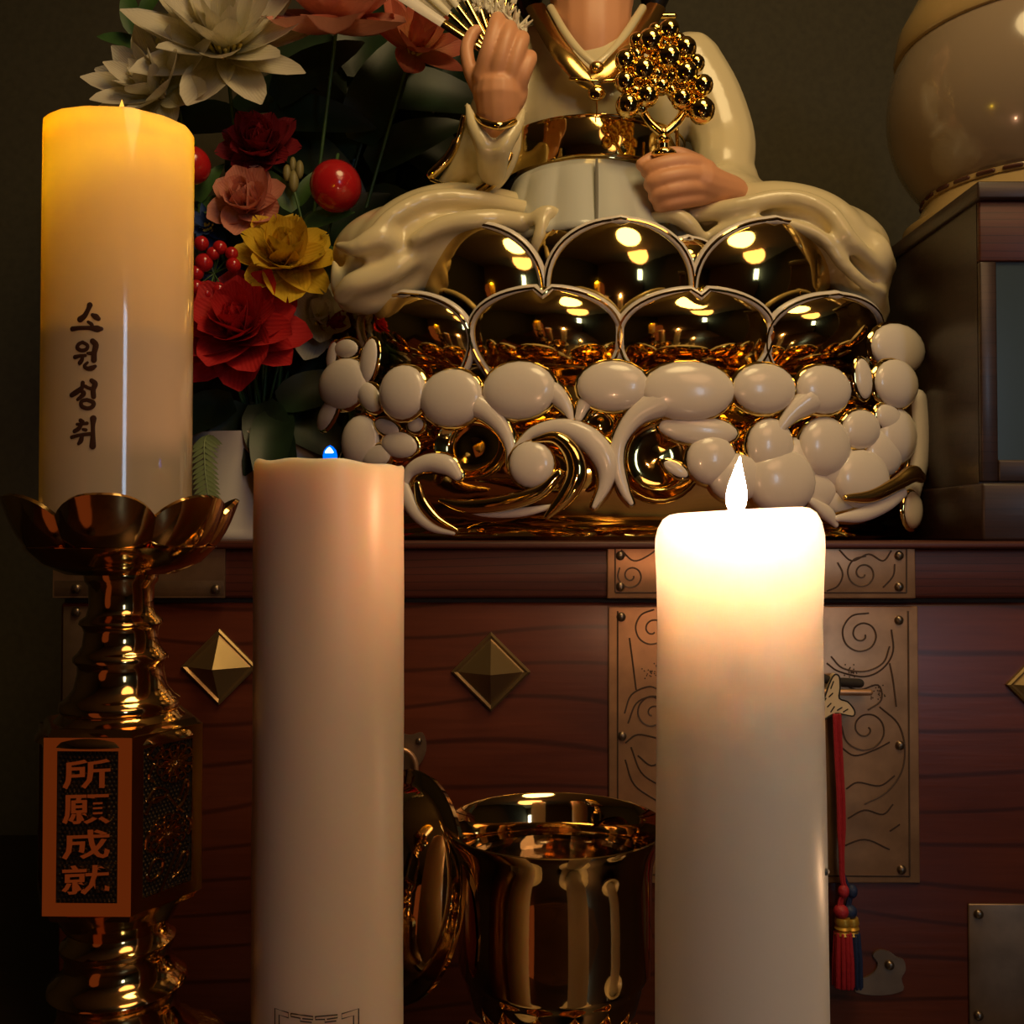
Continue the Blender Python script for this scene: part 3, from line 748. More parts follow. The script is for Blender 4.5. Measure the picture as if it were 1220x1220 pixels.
# brush lettering
hg = lambda X, Y, w: (60 + X / 5.3, 330 + Y / 5.3, w * 1.15 / 5.3)
chars = [
    [[(250, 178, 15), (240, 205, 12), (218, 245, 14), (190, 268, 17)], [(268, 240, 10), (288, 252, 16), (304, 264, 12)],
     [(240, 284, 8), (262, 300, 10), (262, 316, 9)], [(140, 328, 13), (190, 322, 11), (250, 322, 11), (296, 328, 18), (322, 328, 11)]],
    [[(205, 412, 9), (180, 425, 10), (172, 448, 11), (195, 464, 10), (228, 458, 10), (236, 432, 9), (205, 412, 9)],
     [(158, 506, 12), (190, 498, 9), (222, 496, 9)], [(206, 500, 9), (200, 525, 11), (188, 542, 12)],
     [(268, 405, 14), (288, 430, 15), (278, 480, 14), (276, 525, 15)], [(238, 482, 8), (260, 482, 10), (276, 480, 10)],
     [(236, 540, 7), (216, 562, 9), (234, 578, 11), (262, 576, 14), (284, 564, 9)]],
    [[(206, 668, 11), (200, 700, 12), (165, 728, 15), (136, 746, 13)], [(190, 712, 10), (212, 735, 13), (196, 755, 11), (174, 774, 9)],
     [(222, 690, 9), (240, 700, 9), (262, 706, 10)], [(262, 655, 12), (284, 675, 14), (272, 712, 13), (274, 756, 13)],
     [(232, 776, 10), (198, 786, 10), (200, 816, 11), (236, 830, 11), (268, 818, 11), (272, 792, 11), (232, 776, 10)]],
    [[(192, 906, 11), (206, 914, 10)], [(170, 930, 8), (205, 928, 8), (232, 924, 10)], [(198, 932, 9), (180, 958, 12), (154, 974, 11)], [(208, 962, 8), (226, 966, 9)],
     [(136, 1012, 10), (180, 1000, 9), (240, 992, 10), (268, 990, 9)], [(202, 1004, 10), (194, 1034, 13), (180, 1052, 9)],
     [(272, 894, 17), (270, 940, 11), (270, 1000, 12), (268, 1068, 17)]]]
for chs in chars:
    mb = MB()
    for s_ in chs: ink(mb, [hg(*q) for q in s_], 1, dS, xLd, yS, RL, smooth=4, out=.0002)
    mb.build('brush_character', M_ink, led)

# ------------------------------------------------------------------ brass water bowl, its lid and stand
dB = .60; kB = K(dB)
xB = P(661, 1000, dB).x; yB = dB
zr = P(661, 979, dB).z
stn_z = zr - 242 * kB
stand = thing('bowl_stand', (xB, yB, TZ), 'dark brass lotus stand under the water bowl', 'stand')
MB().lathe([(.066, TZ), (.068, TZ + .006), (.050, TZ + .016), (.030, TZ + .04), (.024, (TZ + stn_z) / 2), (.028, stn_z - .03), (.034, stn_z - .012), (.036, stn_z - .001), (.03, stn_z)], (xB, yB), 48).build('stem', M_brass, stand)
for k in range(9):
    a0 = 2 * PI * k / 9 + .15
    vs = []; fs = []; nu, nv = 8, 6
    for i in range(nv + 1):
        v = i / nv
        for j in range(nu + 1):
            u = -1 + 2 * j / nu; wv = math.sqrt(max(0, 1 - max(0, (v - .35) / .65) ** 2)) * (.6 + .4 * min(1, v / .35))
            a = a0 + u * wv * .38
            r = .040 + .055 * v - .006 * u * u
            z = stn_z - .056 + .022 * v * v - .008 * math.sin(v * PI) + .004 * u * u
            vs.append(Vector((xB + r * math.cos(a), yB + r * math.sin(a), z)))
    for i in range(nv):
        for j in range(nu): q = i * (nu + 1) + j; fs.append((q, q + 1, q + nu + 2, q + nu + 1))
    o = MB().add(vs, fs).build('lotus_petal', M_brass, stand)
    so = o.modifiers.new('t', 'SOLIDIFY'); so.thickness = .0016
bowl = thing('water_bowl', (xB, yB, stn_z), 'mirror-bright brass water bowl with wide open rim between the two front candles', 'bowl')
bp_ = [(40, -206), (62, -205), (84, -195), (99, -176), (107, -152), (109, -147), (112, -143), (113.5, -138), (114, -110), (114, -80), (114, -52), (116, -36), (121, -22), (127, -11), (131, -4), (131.5, -1), (130, 0), (127.5, -1), (122, -12), (117, -24), (113, -40), (112, -80), (111, -136), (103, -160), (84, -188), (60, -198), (2, -200)]
MB().lathe([(r * kB, zr + z * kB * (1.17 if z < -5 else 1)) for r, z in bp_], (xB, yB), 96).build('bowl_body', M_bowl, bowl)
mw, nt, b = new_mat('water'); b.inputs['Transmission Weight'].default_value = 1.0; b.inputs['IOR'].default_value = 1.33; b.inputs['Roughness'].default_value = 0.0
MB().lathe([(111 * kB, zr - 70 * kB), (111.3 * kB, zr - 50 * kB), (2 * kB, zr - 50 * kB)], (xB, yB), 64, cap=True).build('water', mw, bowl)
# lid leaning on the bowl
lidc = P(474, 1052, dB + .02)
ax = Vector((-.80, -.58, .22)).normalized()
lid = thing('brass_cover', lidc, 'domed brass bowl lid leaning on edge against the water bowl', 'lid')
q = ax.to_track_quat('Z', 'Y').to_matrix()
mbl = MB().lathe([(.070, -.004), (.0705, -.001), (.069, .000), (.062, .0005), (.060, .003), (.054, .012), (.040, .021), (.022, .026), (.008, .028), (.0075, .027), (.020, .0245), (.038, .019), (.052, .010), (.058, .000), (.066, -.004)], (0, 0), 64, cap=False)
mbl.v = [lidc + q @ v for v in mbl.v]; mbl.build('lid_dome', M_bowl, lid)
mk = MB().lathe([(.002, .027), (.008, .028), (.006, .033), (.011, .038), (.012, .043), (.008, .048), (.001, .050)], (0, 0), 24)
mk.v = [lidc + q @ v for v in mk.v]; mk.build('lid_knob', M_bowl, lid)

# glowing shape added in place of red cloth, and small candle behind the photographer's left: seen only as glints in the brass
lx, ly = -.62, -.36
ln = thing('red_glow_standin', (lx, ly, 0), 'added glowing red-orange stand-in for cloth mirrored in the brass bowl and candlestick', 'light stand-in')
MB().lathe([(.10, .32), (.15, .36), (.17, .50), (.17, CZ - .05), (.14, CZ + .04), (.08, CZ + .08)], (lx, ly), 24).build('glowing_shell', emit('red_standin_glow', (1.0, 0.24, 0.08, 1), 0.12), ln)  # unseen added shell, glows by itself in place of lit cloth
MB().lathe([(.14, 0), (.14, .02), (.03, .05), (.03, .28), (.10, .32)], (lx, ly), 24).build('base', M_case, ln)
# short burning candle just outside the frame at the lower right: it lights the chest and shows in the bowl
dE = .47
pE = P(1345, 1150, dE); xE = pE.x; zE = pE.z
holder('candle_holder', xE, dE, 'white saucer holder under the short burning candle at the right')
c3 = thing('pillar_candle', (xE, dE, zb), 'short half-burnt cream candle with flame, mirrored in the brass bowl', 'candle')
MB().lathe([(.030, zb), (.031, zb + .004), (.031, zE - .012), (.030, zE - .004), (.026, zE), (.018, zE - .004), (.002, zE - .006)], (xE, dE), 48).build('wax', M_waxhot, c3)
MB().sweep([(xE, dE, zE - .007), (xE, dE, zE + .004)], .0012, seg=8).build('wick', M_wick, c3)
flame('flame', (xE, dE, zE - .002), .024, .0046, emit('small_candle_flame', (1.0, 0.56, 0.28, 1), 110.0), c3)
# ------------------------------------------------------------------ the statue on its lotus and cloud base
DS0 = 1.10
XST = P(746, 400, DS0).x
def drum(px, py, a, b, out=0.0):
    """point on the elliptical drum (half axes a, b) round the statue's axis, pushed outward; returns point and normal"""
    d = DS0 - b
    for _ in range(7):
        q = P(px, py, d); t = max(-.985, min(.985, (q.x - XST) / a)); d = DS0 - b * math.sqrt(1 - t * t)
    q = P(px, py, d)
    n = Vector(((q.x - XST) / (a * a), (q.y - DS0) / (b * b), 0)).normalized()
    return q + n * out, n
kD = K(.97)
statue = thing('deity_statue', (XST, DS0, TOPZ), 'gold and white porcelain seated deity holding fan and gold staff on lotus throne', 'statue')
A0, B0 = .345, .185
# cloud drum
zc = lambda py: P(742, py, .92).z
def ripple(a, r, z): return r * (1 + .022 * math.sin(9 * a + z * 30) + .014 * math.sin(17 * a - z * 70))
drumprof = [(.300, TOPZ), (.306, TOPZ + .004), (.300, TOPZ + .012), (.285, TOPZ + .018), (.305, TOPZ + .030), (.325, TOPZ + .055), (.330, TOPZ + .085), (.322, TOPZ + .12), (.31, TOPZ + .15), (.300, zc(452)), (.292, zc(440)), (.296, zc(432)), (.288, zc(420)), (.26, zc(412))]
MB().lathe(drumprof, (XST, DS0), 128, ey=B0 / A0, mod=lambda a, r, z: ripple(a, r, z) if TOPZ + .02 < z < zc(456) else r).build('cloud_drum', M_gold, statue)

def puff(px, py, rx, ry, rot=0, out=0.0, gold=True, th=.40, name='cloud_puff', a=A0, b=B0):
    c, n = drum(px, py, a, b, out)
    k = K(c.y)
    side = Vector((0, 0, 1)).cross(n).normalized(); up = Vector((0, 0, 1))
    cr, sr = math.cos(math.radians(rot)), math.sin(math.radians(rot))
    # foreshortening towards the sides
    fx = max(.35, -n.y); u = side * cr + up * sr; w = up * cr - side * sr
    rx *= 1.13; ry *= 1.13
    e = (rx * k / (fx * abs(cr) + abs(sr)), ry * k / (fx * abs(sr) + abs(cr)))
    t = min(e) * th
    M = Matrix((u, w, n)).transposed()
    o = MB().ell(c, (e[0], e[1], t), 20, 12, M).build(name, M_glaze, statue)
    if gold:
        g = 3.6 * k
        MB().ell(c - n * t * .35, (e[0] + g, e[1] + g, t * .85), 18, 10, M).build('gold_outline', M_gold, o)
    return o
def scroll(pts, m, out=0.0, th=.6, name='cloud_scroll', gold=None, a=A0, b=B0, n_=5):
    pp = catmull(pts, n_); P3 = []; NN = []; W = []
    for x, y, w in pp:
        p_, n = drum(x, y, a, b, out); P3.append(p_); NN.append(n); W.append(max(.0008, w * K(p_.y)))
    o = MB().sweep(P3, W, [w * th for w in W], normals=NN, seg=12).build(name, m, statue)
    if gold:
        MB().sweep([p_ - n * .006 for p_, n in zip(P3, NN)], [w + gold * kD for w in W], [w * th for w in W], normals=NN, seg=10).build('gold_outline', M_gold, o)
    return o
# upper row of puffs and their tails
for q in ((490, 470, 26, 29), (545, 477, 34, 31), (622, 468, 39, 31), (729, 463, 38, 27), (815, 469, 50, 32), (902, 466, 35, 27), (970, 467, 32, 26)): puff(*q, out=.016)
scroll([(560, 478, 16), (585, 492, 13), (603, 512, 9), (612, 535, 6), (611, 556, 3)], M_glaze, .016, gold=3)
scroll([(635, 462, 16), (660, 470, 13), (675, 486, 8), (682, 502, 3)], M_glaze, .014, gold=3)
scroll([(715, 470, 15), (698, 482, 9), (690, 500, 5)], M_glaze, .014, gold=3)
scroll([(785, 480, 20), (757, 497, 13), (738, 524, 9), (733, 552, 9), (742, 585, 6), (750, 600, 3)], M_glaze, .016, gold=3)
scroll([(955, 478, 18), (935, 494, 11), (920, 514, 6), (915, 530, 3)], M_glaze, .016, gold=3)
# great scroll left of centre
scroll([(618, 536, 3), (640, 517, 7), (672, 512, 11), (702, 526, 15), (721, 553, 14), (720, 580, 8), (708, 604, 3)], M_glaze, .018, gold=3)
puff(637, 555, 24, 25, out=.020)
scroll([(640, 527, 3), (664, 524, 8), (682, 540, 11), (688, 566, 13), (676, 592, 11), (655, 616, 4)], M_gold, .022, th=.8, name='gold_scroll')
scroll([(535, 597, 3), (562, 604, 8), (605, 600, 10), (645, 588, 9), (668, 566, 6)], M_gold, .020, th=.8, name='gold_scroll')
scroll([(548, 602, 2), (580, 611, 5), (622, 611, 6), (660, 604, 3)], M_glaze, .016)
scroll([(492, 582, 4), (500, 562, 8), (520, 553, 11), (541, 556, 12), (552, 567, 7)], M_glaze, .018, gold=2)
scroll([(488, 566, 6), (494, 588, 9), (505, 610, 9), (524, 627, 7), (548, 635, 3)], M_glaze, .018)
scroll([(508, 578, 5), (514, 600, 8), (530, 620, 7), (552, 632, 3)], M_gold, .018, th=.8, name='gold_scroll')
def pocket(px, py, rx, ry, rot=0, out=-.004):
    c, n = drum(px, py, A0, B0, out); k = K(c.y)
    side = Vector((0, 0, 1)).cross(n).normalized(); up = Vector((0, 0, 1)); cr, sr = math.cos(math.radians(rot)), math.sin(math.radians(rot))
    u = side * cr + up * sr; w = up * cr - side * sr
    vs = []; fs = []; seg = 28
    prof = [(1.08, -.10), (1.06, .16), (1.0, .22), (.93, .16), (.80, -.04), (.55, -.16), (.25, -.10), (.02, -.05)]
    for r, h in prof:
        for j in range(seg):
            a = 2 * PI * j / seg; vs.append(c + u * (rx * k * r * math.cos(a)) + w * (ry * k * r * math.sin(a)) + n * (h * min(rx, ry) * k + .006))
    for i in range(len(prof) - 1):
        for j in range(seg): fs.append((i * seg + j, i * seg + (j + 1) % seg, (i + 1) * seg + (j + 1) % seg, (i + 1) * seg + j))
    fs.append(tuple(range((len(prof) - 1) * seg, len(prof) * seg)))
    return MB().add(vs, fs).build('gold_hollow', M_gold, statue)
pocket(563, 532, 44, 38, 10); pocket(672, 508, 30, 16, 30); pocket(714, 505, 22, 20); pocket(785, 545, 50, 52, -20); pocket(960, 520, 30, 26)
# flame side puffs
for q in ((843, 549, 27, 27), (911, 533, 26, 30), (871, 570, 30, 26), (828, 514, 46, 17, -5), (924, 575, 38, 36), (802, 560, 20, 9, -30)): puff(*q, out=.012)
# right hand cluster
for q in ((1017, 513, 28, 24, 10), (975, 533, 30, 32), (1050, 500, 24, 18, -20), (1018, 572, 34, 32), (1020, 453, 12, 24, 8), (1058, 459, 29, 26)): puff(*q, out=.010)
scroll([(1090, 478, 14), (1092, 510, 17), (1090, 550, 16), (1082, 590, 13)], M_glaze, .004, gold=3)
scroll([(985, 618, 4), (1012, 614, 9), (1040, 602, 9), (1060, 588, 6)], M_glaze, .016, gold=2)
scroll([(992, 594, 4), (1020, 592, 8), (1048, 578, 9), (1066, 566, 11), (1076, 570, 7)], M_goldsat, .020, th=.8, name='gold_scroll')
puff(1077, 608, 13, 20, out=.010)
scroll([(958, 598, 5), (975, 612, 9), (985, 625, 4)], M_glaze, .014)
for q in ((1074, 415, 36, 27), (1115, 449, 12, 30, 24)): puff(*q, out=-.004, a=.36)
for q in ((992, 556, 26, 26), (948, 552, 24, 28), (1046, 540, 30, 30, 10), (1062, 520, 26, 30), (968, 584, 24, 22), (1000, 596, 26, 16)): puff(*q, out=.006)
# left hand cluster of small puffs
for q in ((407, 457, 30, 27, 0), (411, 415, 17, 11, -8), (388, 493, 26, 15, 34), (428, 526, 22, 28, 0), (394, 424, 9, 18, -20)): puff(*q, out=-.002, a=.36)
for q in ((446, 431, 12, 27, -12), (447, 474, 26, 17, -42), (481, 531, 24, 16, -10), (467, 510, 20, 10, -22), (500, 507, 9, 8, 0), (455, 545, 20, 14, 10)): puff(*q, out=.008)

# ------------------------------------------------------------------ lotus petals
def lotus(xc, hw, yt, yb, a, b, flare, name='lotus_petal', notch=0.0, m=None, skew=0.0):
    vs = []; fs = []; nu, nv = 24, 18; rim = []
    for i in range(nv + 1):
        v = 1 - (1 - i / nv) ** 2
        wv = (.80 + .20 * math.sin(min(1, v / .45) * PI / 2)) * (1 if v < .45 else (max(0, 1 - ((v - .45) / .55) ** 2.3)) ** .5)
        for j in range(nu + 1):
            u = -1 + 2 * j / nu
            px = xc + u * hw * wv + skew * v
            py = yb + (yt - yb) * v + notch * (yb - yt) * max(0, 1 - abs(u) * 3) * max(0, (v - .7) / .3)
            out = flare * (v ** 1.6) + .030 * (1 - u * u) * math.sin(PI * min(1, v * 1.02)) ** .8 * .8 - .004 * u * u
            p_, n = drum(px, py, a, b, out); vs.append(p_)
            if (j in (0, nu) and i < nv) or i == nv: rim.append((i, j, p_, n))
    for i in range(nv):
        for j in range(nu): q = i * (nu + 1) + j; fs.append((q, q + 1, q + nu + 2, q + nu + 1))
    o = MB().add(vs, fs).build(name, m or M_gold, statue, autos=80)
    so = o.modifiers.new('t', 'SOLIDIFY'); so.thickness = .004; so.offset = 0
    L = [r for r in rim if r[1] == 0 and r[0] < nv]; R = [r for r in rim if r[1] == nu and r[0] < nv]
    top = [r for r in rim if r[0] == nv][nu // 2]
    path = L + [top] + R[::-1]
    MB().sweep([r[2] + r[3] * .002 for r in path], .0052, .0050, normals=[r[3] for r in path], seg=8).build('petal_rim', M_glaze, o)
    MB().sweep([r[2] + r[3] * .0058 for r in path], .0016, seg=6).build('gold_edge', M_gold, o)
    return o
# upper ring behind, upper ring, lower ring
for q in ((676, 44, 268, 350), (815, 40, 290, 350), (1000, 45, 300, 380), (480, 42, 300, 380)): lotus(*q, a=.215, b=.125, flare=.012)
for q in ((573, 76, 274, 412), (738, 86, 270, 415), (908, 84, 270, 412)): lotus(*q, a=.245, b=.145, flare=.020)
for q in ((500, 64, 356, 442), (652, 88, 350, 446, .245, .17, .022, 'lotus_petal', .10), (826, 90, 352, 446, .245, .17, .022, 'lotus_petal', .10), (975, 66, 358, 442)):
    if len(q) == 4: lotus(*q, a=.285, b=.165, flare=.022)
    else: lotus(q[0], q[1], q[2], q[3], .285, .165, q[6], q[7], q[8])
MB().lathe([(.20, zc(440)), (.235, zc(430)), (.225, zc(380)), (.20, zc(330)), (.19, zc(300)), (.15, zc(290))], (XST, DS0), 72, ey=.56).build('lotus_core', M_gold, statue)

# ------------------------------------------------------------------ robe
def P3(pts, d=None):
    """(px, py, depth, radius px) -> points and radii"""
    pp = catmull(pts, 5); return [P(q[0], q[1], q[2]) for q in pp], [q[3] * K(q[2]) for q in pp]
def limb(mb, pts, flat=1.0):
    a, r = P3(pts); mb.sweep(a, r, [x * flat for x in r], normals=Vector((0, -1, 0)), seg=14); return mb
rb = MB()
DT = 1.11
vs = []; fs = []; seg = 40
rows = [(275, 600, 835, .10), (230, 606, 822, .095), (190, 612, 806, .085), (150, 610, 812, .085), (115, 606, 828, .088), (85, 605, 846, .085), (62, 612, 850, .078), (42, 628, 832, .066), (26, 648, 800, .052), (14, 668, 770, .042)]
for y, xl, xr, dy in rows:
    c = P((xl + xr) / 2, y, DT - dy); c.x = P((xl + xr) / 2, y, DT - dy * .3).x; hw = (xr - xl) / 2 * K(DT - dy * .3)
    for j in range(seg):
        a = 2 * PI * j / seg; vs.append(Vector((c.x + hw * math.cos(a), DT + dy * math.sin(a), c.z)))
for i in range(len(rows) - 1):
    for j in range(seg): fs.append((i * seg + j, i * seg + (j + 1) % seg, (i + 1) * seg + (j + 1) % seg, (i + 1) * seg + j))
fs += [tuple(range(seg)), tuple(range((len(rows) - 1) * seg, len(rows) * seg))]
rb.add(vs, fs)
limb(rb, [(822, 78, DT, 38), (846, 120, DT - .01, 38), (862, 170, DT - .02, 38), (862, 205, DT - .04, 36)])
limb(rb, [(878, 215, DT - .04, 26), (862, 222, DT - .07, 26), (845, 226, DT - .10, 24)])
limb(rb, [(836, 215, DT - .10, 16), (872, 225, DT - .08, 22), (905, 235, DT - .03, 18)])
# raised arm and its hanging sleeve
limb(rb, [(640, 70, DT, 38), (606, 120, DT - .02, 40), (578, 180, DT - .03, 36), (566, 205, DT - .05, 30)])
limb(rb, [(566, 205, DT - .05, 32), (580, 180, DT - .09, 30), (592, 158, DT - .105, 25)])
limb(rb, [(560, 146, DT - .10, 6), (556, 176, DT - .09, 11), (545, 205, DT - .08, 14), (528, 222, DT - .07, 10)])
limb(rb, [(618, 152, DT - .10, 6), (608, 182, DT - .10, 12), (588, 212, DT - .09, 15), (564, 228, DT - .08, 11)])
limb(rb, [(557, 126, DT - .145, 5), (564, 150, DT - .15, 9), (578, 176, DT - .15, 13), (584, 204, DT - .12, 16)])
limb(rb, [(624, 132, DT - .145, 5), (614, 154, DT - .15, 9), (597, 178, DT - .15, 13), (588, 206, DT - .12, 16)])
robe = rb.fuse('robe', M_robe, statue, .0032, 8)
# skirt front with pleats
sk = MB(); vs = []; fs = []; nu, nv = 90, 10
for i in range(nv + 1):
    v = i / nv; y = 184 + 100 * v; hw = (97 + 26 * v ** .8) * K(DT - .1)
    for j in range(nu + 1):
        u = -1 + 2 * j / nu
        c = P(708, y, DT - .12)
        ang = u * 1.35
        pl = .0045 * abs(math.sin(ang * 7.5)) * min(1, v * 3 + .25)
        dd = DT - .02 - (.088 + .05 * v) * math.cos(ang) - pl
        vs.append(Vector((c.x + hw * math.sin(ang), dd, c.z)))
for i in range(nv):
    for j in range(nu): q = i * (nu + 1) + j; fs.append((q, q + 1, q + nu + 2, q + nu + 1))
o = sk.add(vs, fs).build('pleated_skirt', M_skirt, statue, autos=80)
so = o.modifiers.new('t', 'SOLIDIFY'); so.thickness = .004
MB().sweep([P(711, y, DT - .118 - .045 * (y - 186) / 90) for y in (190, 215, 240, 268)], [.0016, .002, .002, .0016], seg=6).build('skirt_seam', mat('grey_seam', (.2, .19, .16, 1), .5), statue)
# lap : the robe spread over both knees
lp_ = MB()
L = lambda *p: limb(lp_, list(p))
lp_.ell(P(520, 306, DT - .05), (.115, .085, .058), 28, 16)
lp_.ell(P(945, 306, DT - .05), (.104, .085, .060), 28, 16)
L((690, 262, DT - .02, 26), (640, 262, DT - .05, 26), (590, 256, DT - .07, 32), (535, 254, DT - .09, 36), (486, 272, DT - .10, 38), (452, 306, DT - .10, 36), (430, 342, DT - .09, 26))
L((560, 280, DT - .06, 34), (500, 310, DT - .05, 40), (460, 345, DT - .04, 34), (440, 365, DT - .04, 20))
L((672, 262, DT - .04, 13), (628, 252, DT - .09, 13), (570, 238, DT - .12, 12), (510, 238, DT - .13, 12), (462, 262, DT - .14, 11), (440, 290, DT - .14, 8))
L((676, 276, DT - .06, 12), (640, 268, DT - .11, 12), (585, 262, DT - .135, 14), (530, 268, DT - .14, 12), (495, 286, DT - .14, 9))
L((402, 292, DT - .13, 6), (424, 296, DT - .14, 12), (450, 284, DT - .14, 16), (468, 292, DT - .13, 16), (462, 312, DT - .125, 12), (440, 322, DT - .13, 10))
L((408, 352, DT - .12, 13), (424, 338, DT - .13, 16), (452, 330, DT - .13, 16), (476, 318, DT - .13, 14), (500, 300, DT - .12, 14))
L((398, 312, DT - .10, 5), (402, 340, DT - .10, 10), (412, 362, DT - .09, 10))
L((415, 362, DT - .10, 12), (440, 358, DT - .11, 18), (475, 345, DT - .10, 20), (500, 320, DT - .10, 20))
L((650, 250, DT - .13, 6), (646, 270, DT - .14, 9), (640, 300, DT - .13, 10), (650, 330, DT - .10, 8))
L((632, 262, DT - .13, 8), (652, 252, DT - .135, 10), (668, 258, DT - .13, 8))
# right side
L((790, 272, DT - .05, 26), (850, 262, DT - .07, 32), (915, 252, DT - .09, 36), (972, 268, DT - .10, 40), (1010, 300, DT - .10, 36), (1036, 335, DT - .09, 26))
L((890, 290, DT - .06, 34), (960, 320, DT - .05, 38), (1010, 345, DT - .04, 30), (1040, 370, DT - .04, 18))
L((820, 258, DT - .11, 11), (880, 246, DT - .13, 12), (940, 236, DT - .135, 12), (985, 252, DT - .14, 12), (1012, 285, DT - .145, 11), (1040, 312, DT - .13, 9), (1056, 330, DT - .11, 7))
L((850, 278, DT - .12, 9), (920, 266, DT - .14, 10), (975, 280, DT - .145, 9), (1002, 312, DT - .14, 9), (1030, 338, DT - .13, 8), (1052, 348, DT - .11, 7))
L((1026, 282, DT - .10, 10), (1040, 292, DT - .115, 17), (1046, 308, DT - .115, 19), (1060, 318, DT - .10, 10))
L((1010, 340, DT - .10, 14), (1036, 350, DT - .10, 18), (1052, 372, DT - .08, 10))
L((1000, 330, DT - .11, 16), (1020, 360, DT - .10, 16), (1046, 385, DT - .08, 10))
L((770, 262, DT - .12, 8), (800, 256, DT - .13, 11), (822, 268, DT - .13, 11), (836, 290, DT - .12, 9))
lp_.ell(P(735, 330, DT), (.19, .10, .055), 32, 16)
lap = lp_.fuse('lap_drape', M_robe, statue, .0032, 20)
# collar, lapels, knot, button, sash
def ribbon(mb, pts, w, th, d=None):
    pp = catmull(pts, 5); mb.sweep([P(q[0], q[1], q[2]) for q in pp], [w * K(1)] * len(pp), th, normals=Vector((0, -1, .25)), seg=8, caps=False); return mb
dc = DT - .095
ribbon(MB(), [(638, 8, DT - .035), (654, 38, DT - .075), (672, 66, dc - .004), (694, 90, dc - .008), (712, 100, dc - .008)], 13, .004).build('gold_collar', M_goldsat, statue)
ribbon(MB(), [(782, 8, DT - .035), (764, 38, DT - .075), (746, 62, dc - .004), (722, 84, dc - .010), (704, 94, dc - .010)], 13, .004).build('gold_collar', M_goldsat, statue)
ribbon(MB(), [(656, 8, DT - .045), (672, 36, DT - .082), (690, 60, dc - .004), (710, 78, dc - .010)], 5, .003).build('inner_collar', M_robe, statue)
ribbon(MB(), [(766, 8, DT - .045), (748, 36, DT - .082), (730, 60, dc - .004), (710, 78, dc - .011)], 5, .003).build('inner_collar', M_robe, statue)
MB().sweep([P(680, 94, dc - .010), P(708, 97, dc - .013), P(738, 96, dc - .010)], .0022, seg=8).build('lapel_edge', M_gold, statue)
MB().ell(P(711, 80, dc - .014), (.008, .005, .006), 14, 10).build('collar_knot', M_goldsat, statue)
bt = MB().ell(P(711, 111, dc - .012), (.0098, .0045, .0082), 18, 10).build('button', M_gold, statue)
MB().sweep([P(711, 118, dc - .010), P(711, 138, dc - .006)], .0009, seg=6).build('front_seam', M_goldsat, statue)
sb = MB(); vs = []; fs = []; nu = 40
for y, gr in ((136, .000), (137, .005), (142, .006), (184, .006), (189, .005), (190, .0)):
    c = P(709, y, DT - .09); hw = 101 * K(DT - .02)
    for j in range(nu + 1):
        a = PI + PI * j / nu
        vs.append(Vector((c.x + (hw + gr) * math.cos(a), DT - .0 + (.089 + gr) * math.sin(a), c.z)))
for i in range(5):
    for j in range(nu): q = i * (nu + 1) + j; fs.append((q, q + 1, q + nu + 2, q + nu + 1))
sash = sb.add(vs, fs).build('gold_sash', M_gold, statue)
for y in (140, 187):
    MB().sweep([Vector((P(709, y, DT - .02).x + (101 * K(DT) + .0065) * math.cos(a), DT + .0955 * math.sin(a), P(709, y, DT - .09).z)) for a in [PI + PI * i / 30 for i in range(31)]], .0016, seg=6).build('sash_edge', M_gold, sash)
# sleeve trims
def trim(pts, r, name='gold_trim', m=None):
    pp = catmull(pts, 5); return MB().sweep([P(q[0], q[1], q[2]) for q in pp], r, seg=8).build(name, m or M_gold, statue)
trim([(552, 140, DT - .10), (546, 165, DT - .095), (534, 188, DT - .09), (514, 208, DT - .085)], [.003] * 6 + [.0055] * 10)
trim([(514, 214, DT - .085), (530, 220, DT - .09), (545, 222, DT - .095)], .0022)
trim([(608, 184, DT - .115), (602, 200, DT - .115), (588, 220, DT - .11), (572, 232, DT - .10)], .0030)
trim([(604, 176, DT - .112), (598, 196, DT - .112), (582, 218, DT - .108), (566, 230, DT - .10)], .0042, m=M_goldsat)
trim([(568, 140, DT - .15), (580, 147, DT - .164), (596, 150, DT - .168), (612, 145, DT - .155)], .0042, 'gold_cuff')
trim([(832, 198, DT - .10), (850, 204, DT - .095), (872, 212, DT - .085), (902, 222, DT - .06)], .0040)
trim([(862, 212, DT - .095), (884, 217, DT - .08), (904, 226, DT - .06)], .0030)
trim([(806, 150, DT - .095), (808, 186, DT - .10)], .0022)
# neck, head, hair
nk = MB()
limb(nk, [(705, 95, DT - .03, 40), (705, 55, DT - .035, 46), (705, 20, DT - .035, 48), (705, -30, DT - .03, 56)])
hc = P(705, -112, DT - .02); kh = K(DT)
nk.ell(hc, (94 * kh, 98 * kh, 112 * kh), 32, 20)
nk.ell(hc + Vector((0, -.03, -.066)), (.058, .058, .046), 24, 14)
nk.ell(hc + Vector((0, -.094, -.012)), (.010, .016, .015), 12, 8)
nk.ell(hc + Vector((0, -.086, -.042)), (.020, .010, .006), 12, 8)
for s_ in (-1, 1):
    nk.ell(hc + Vector((s_ * .052, -.060, -.03)), (.030, .028, .028), 14, 10)
    nk.ell(hc + Vector((s_ * .092, .01, -.02)), (.010, .018, .028), 12, 8)
head = nk.fuse('head_and_neck', M_skin, statue, .003, 6)
for s_ in (-1, 1):
    MB().ell(hc + Vector((s_ * .034, -.0905, .012)), (.012, .004, .0055), 14, 8).build('eye', M_hair, head)
    MB().sweep([hc + Vector((s_ * x, -.0925, z)) for x, z in ((.018, .030), (.034, .036), (.052, .030))], .0018, seg=6).build('eyebrow', M_hair, head)
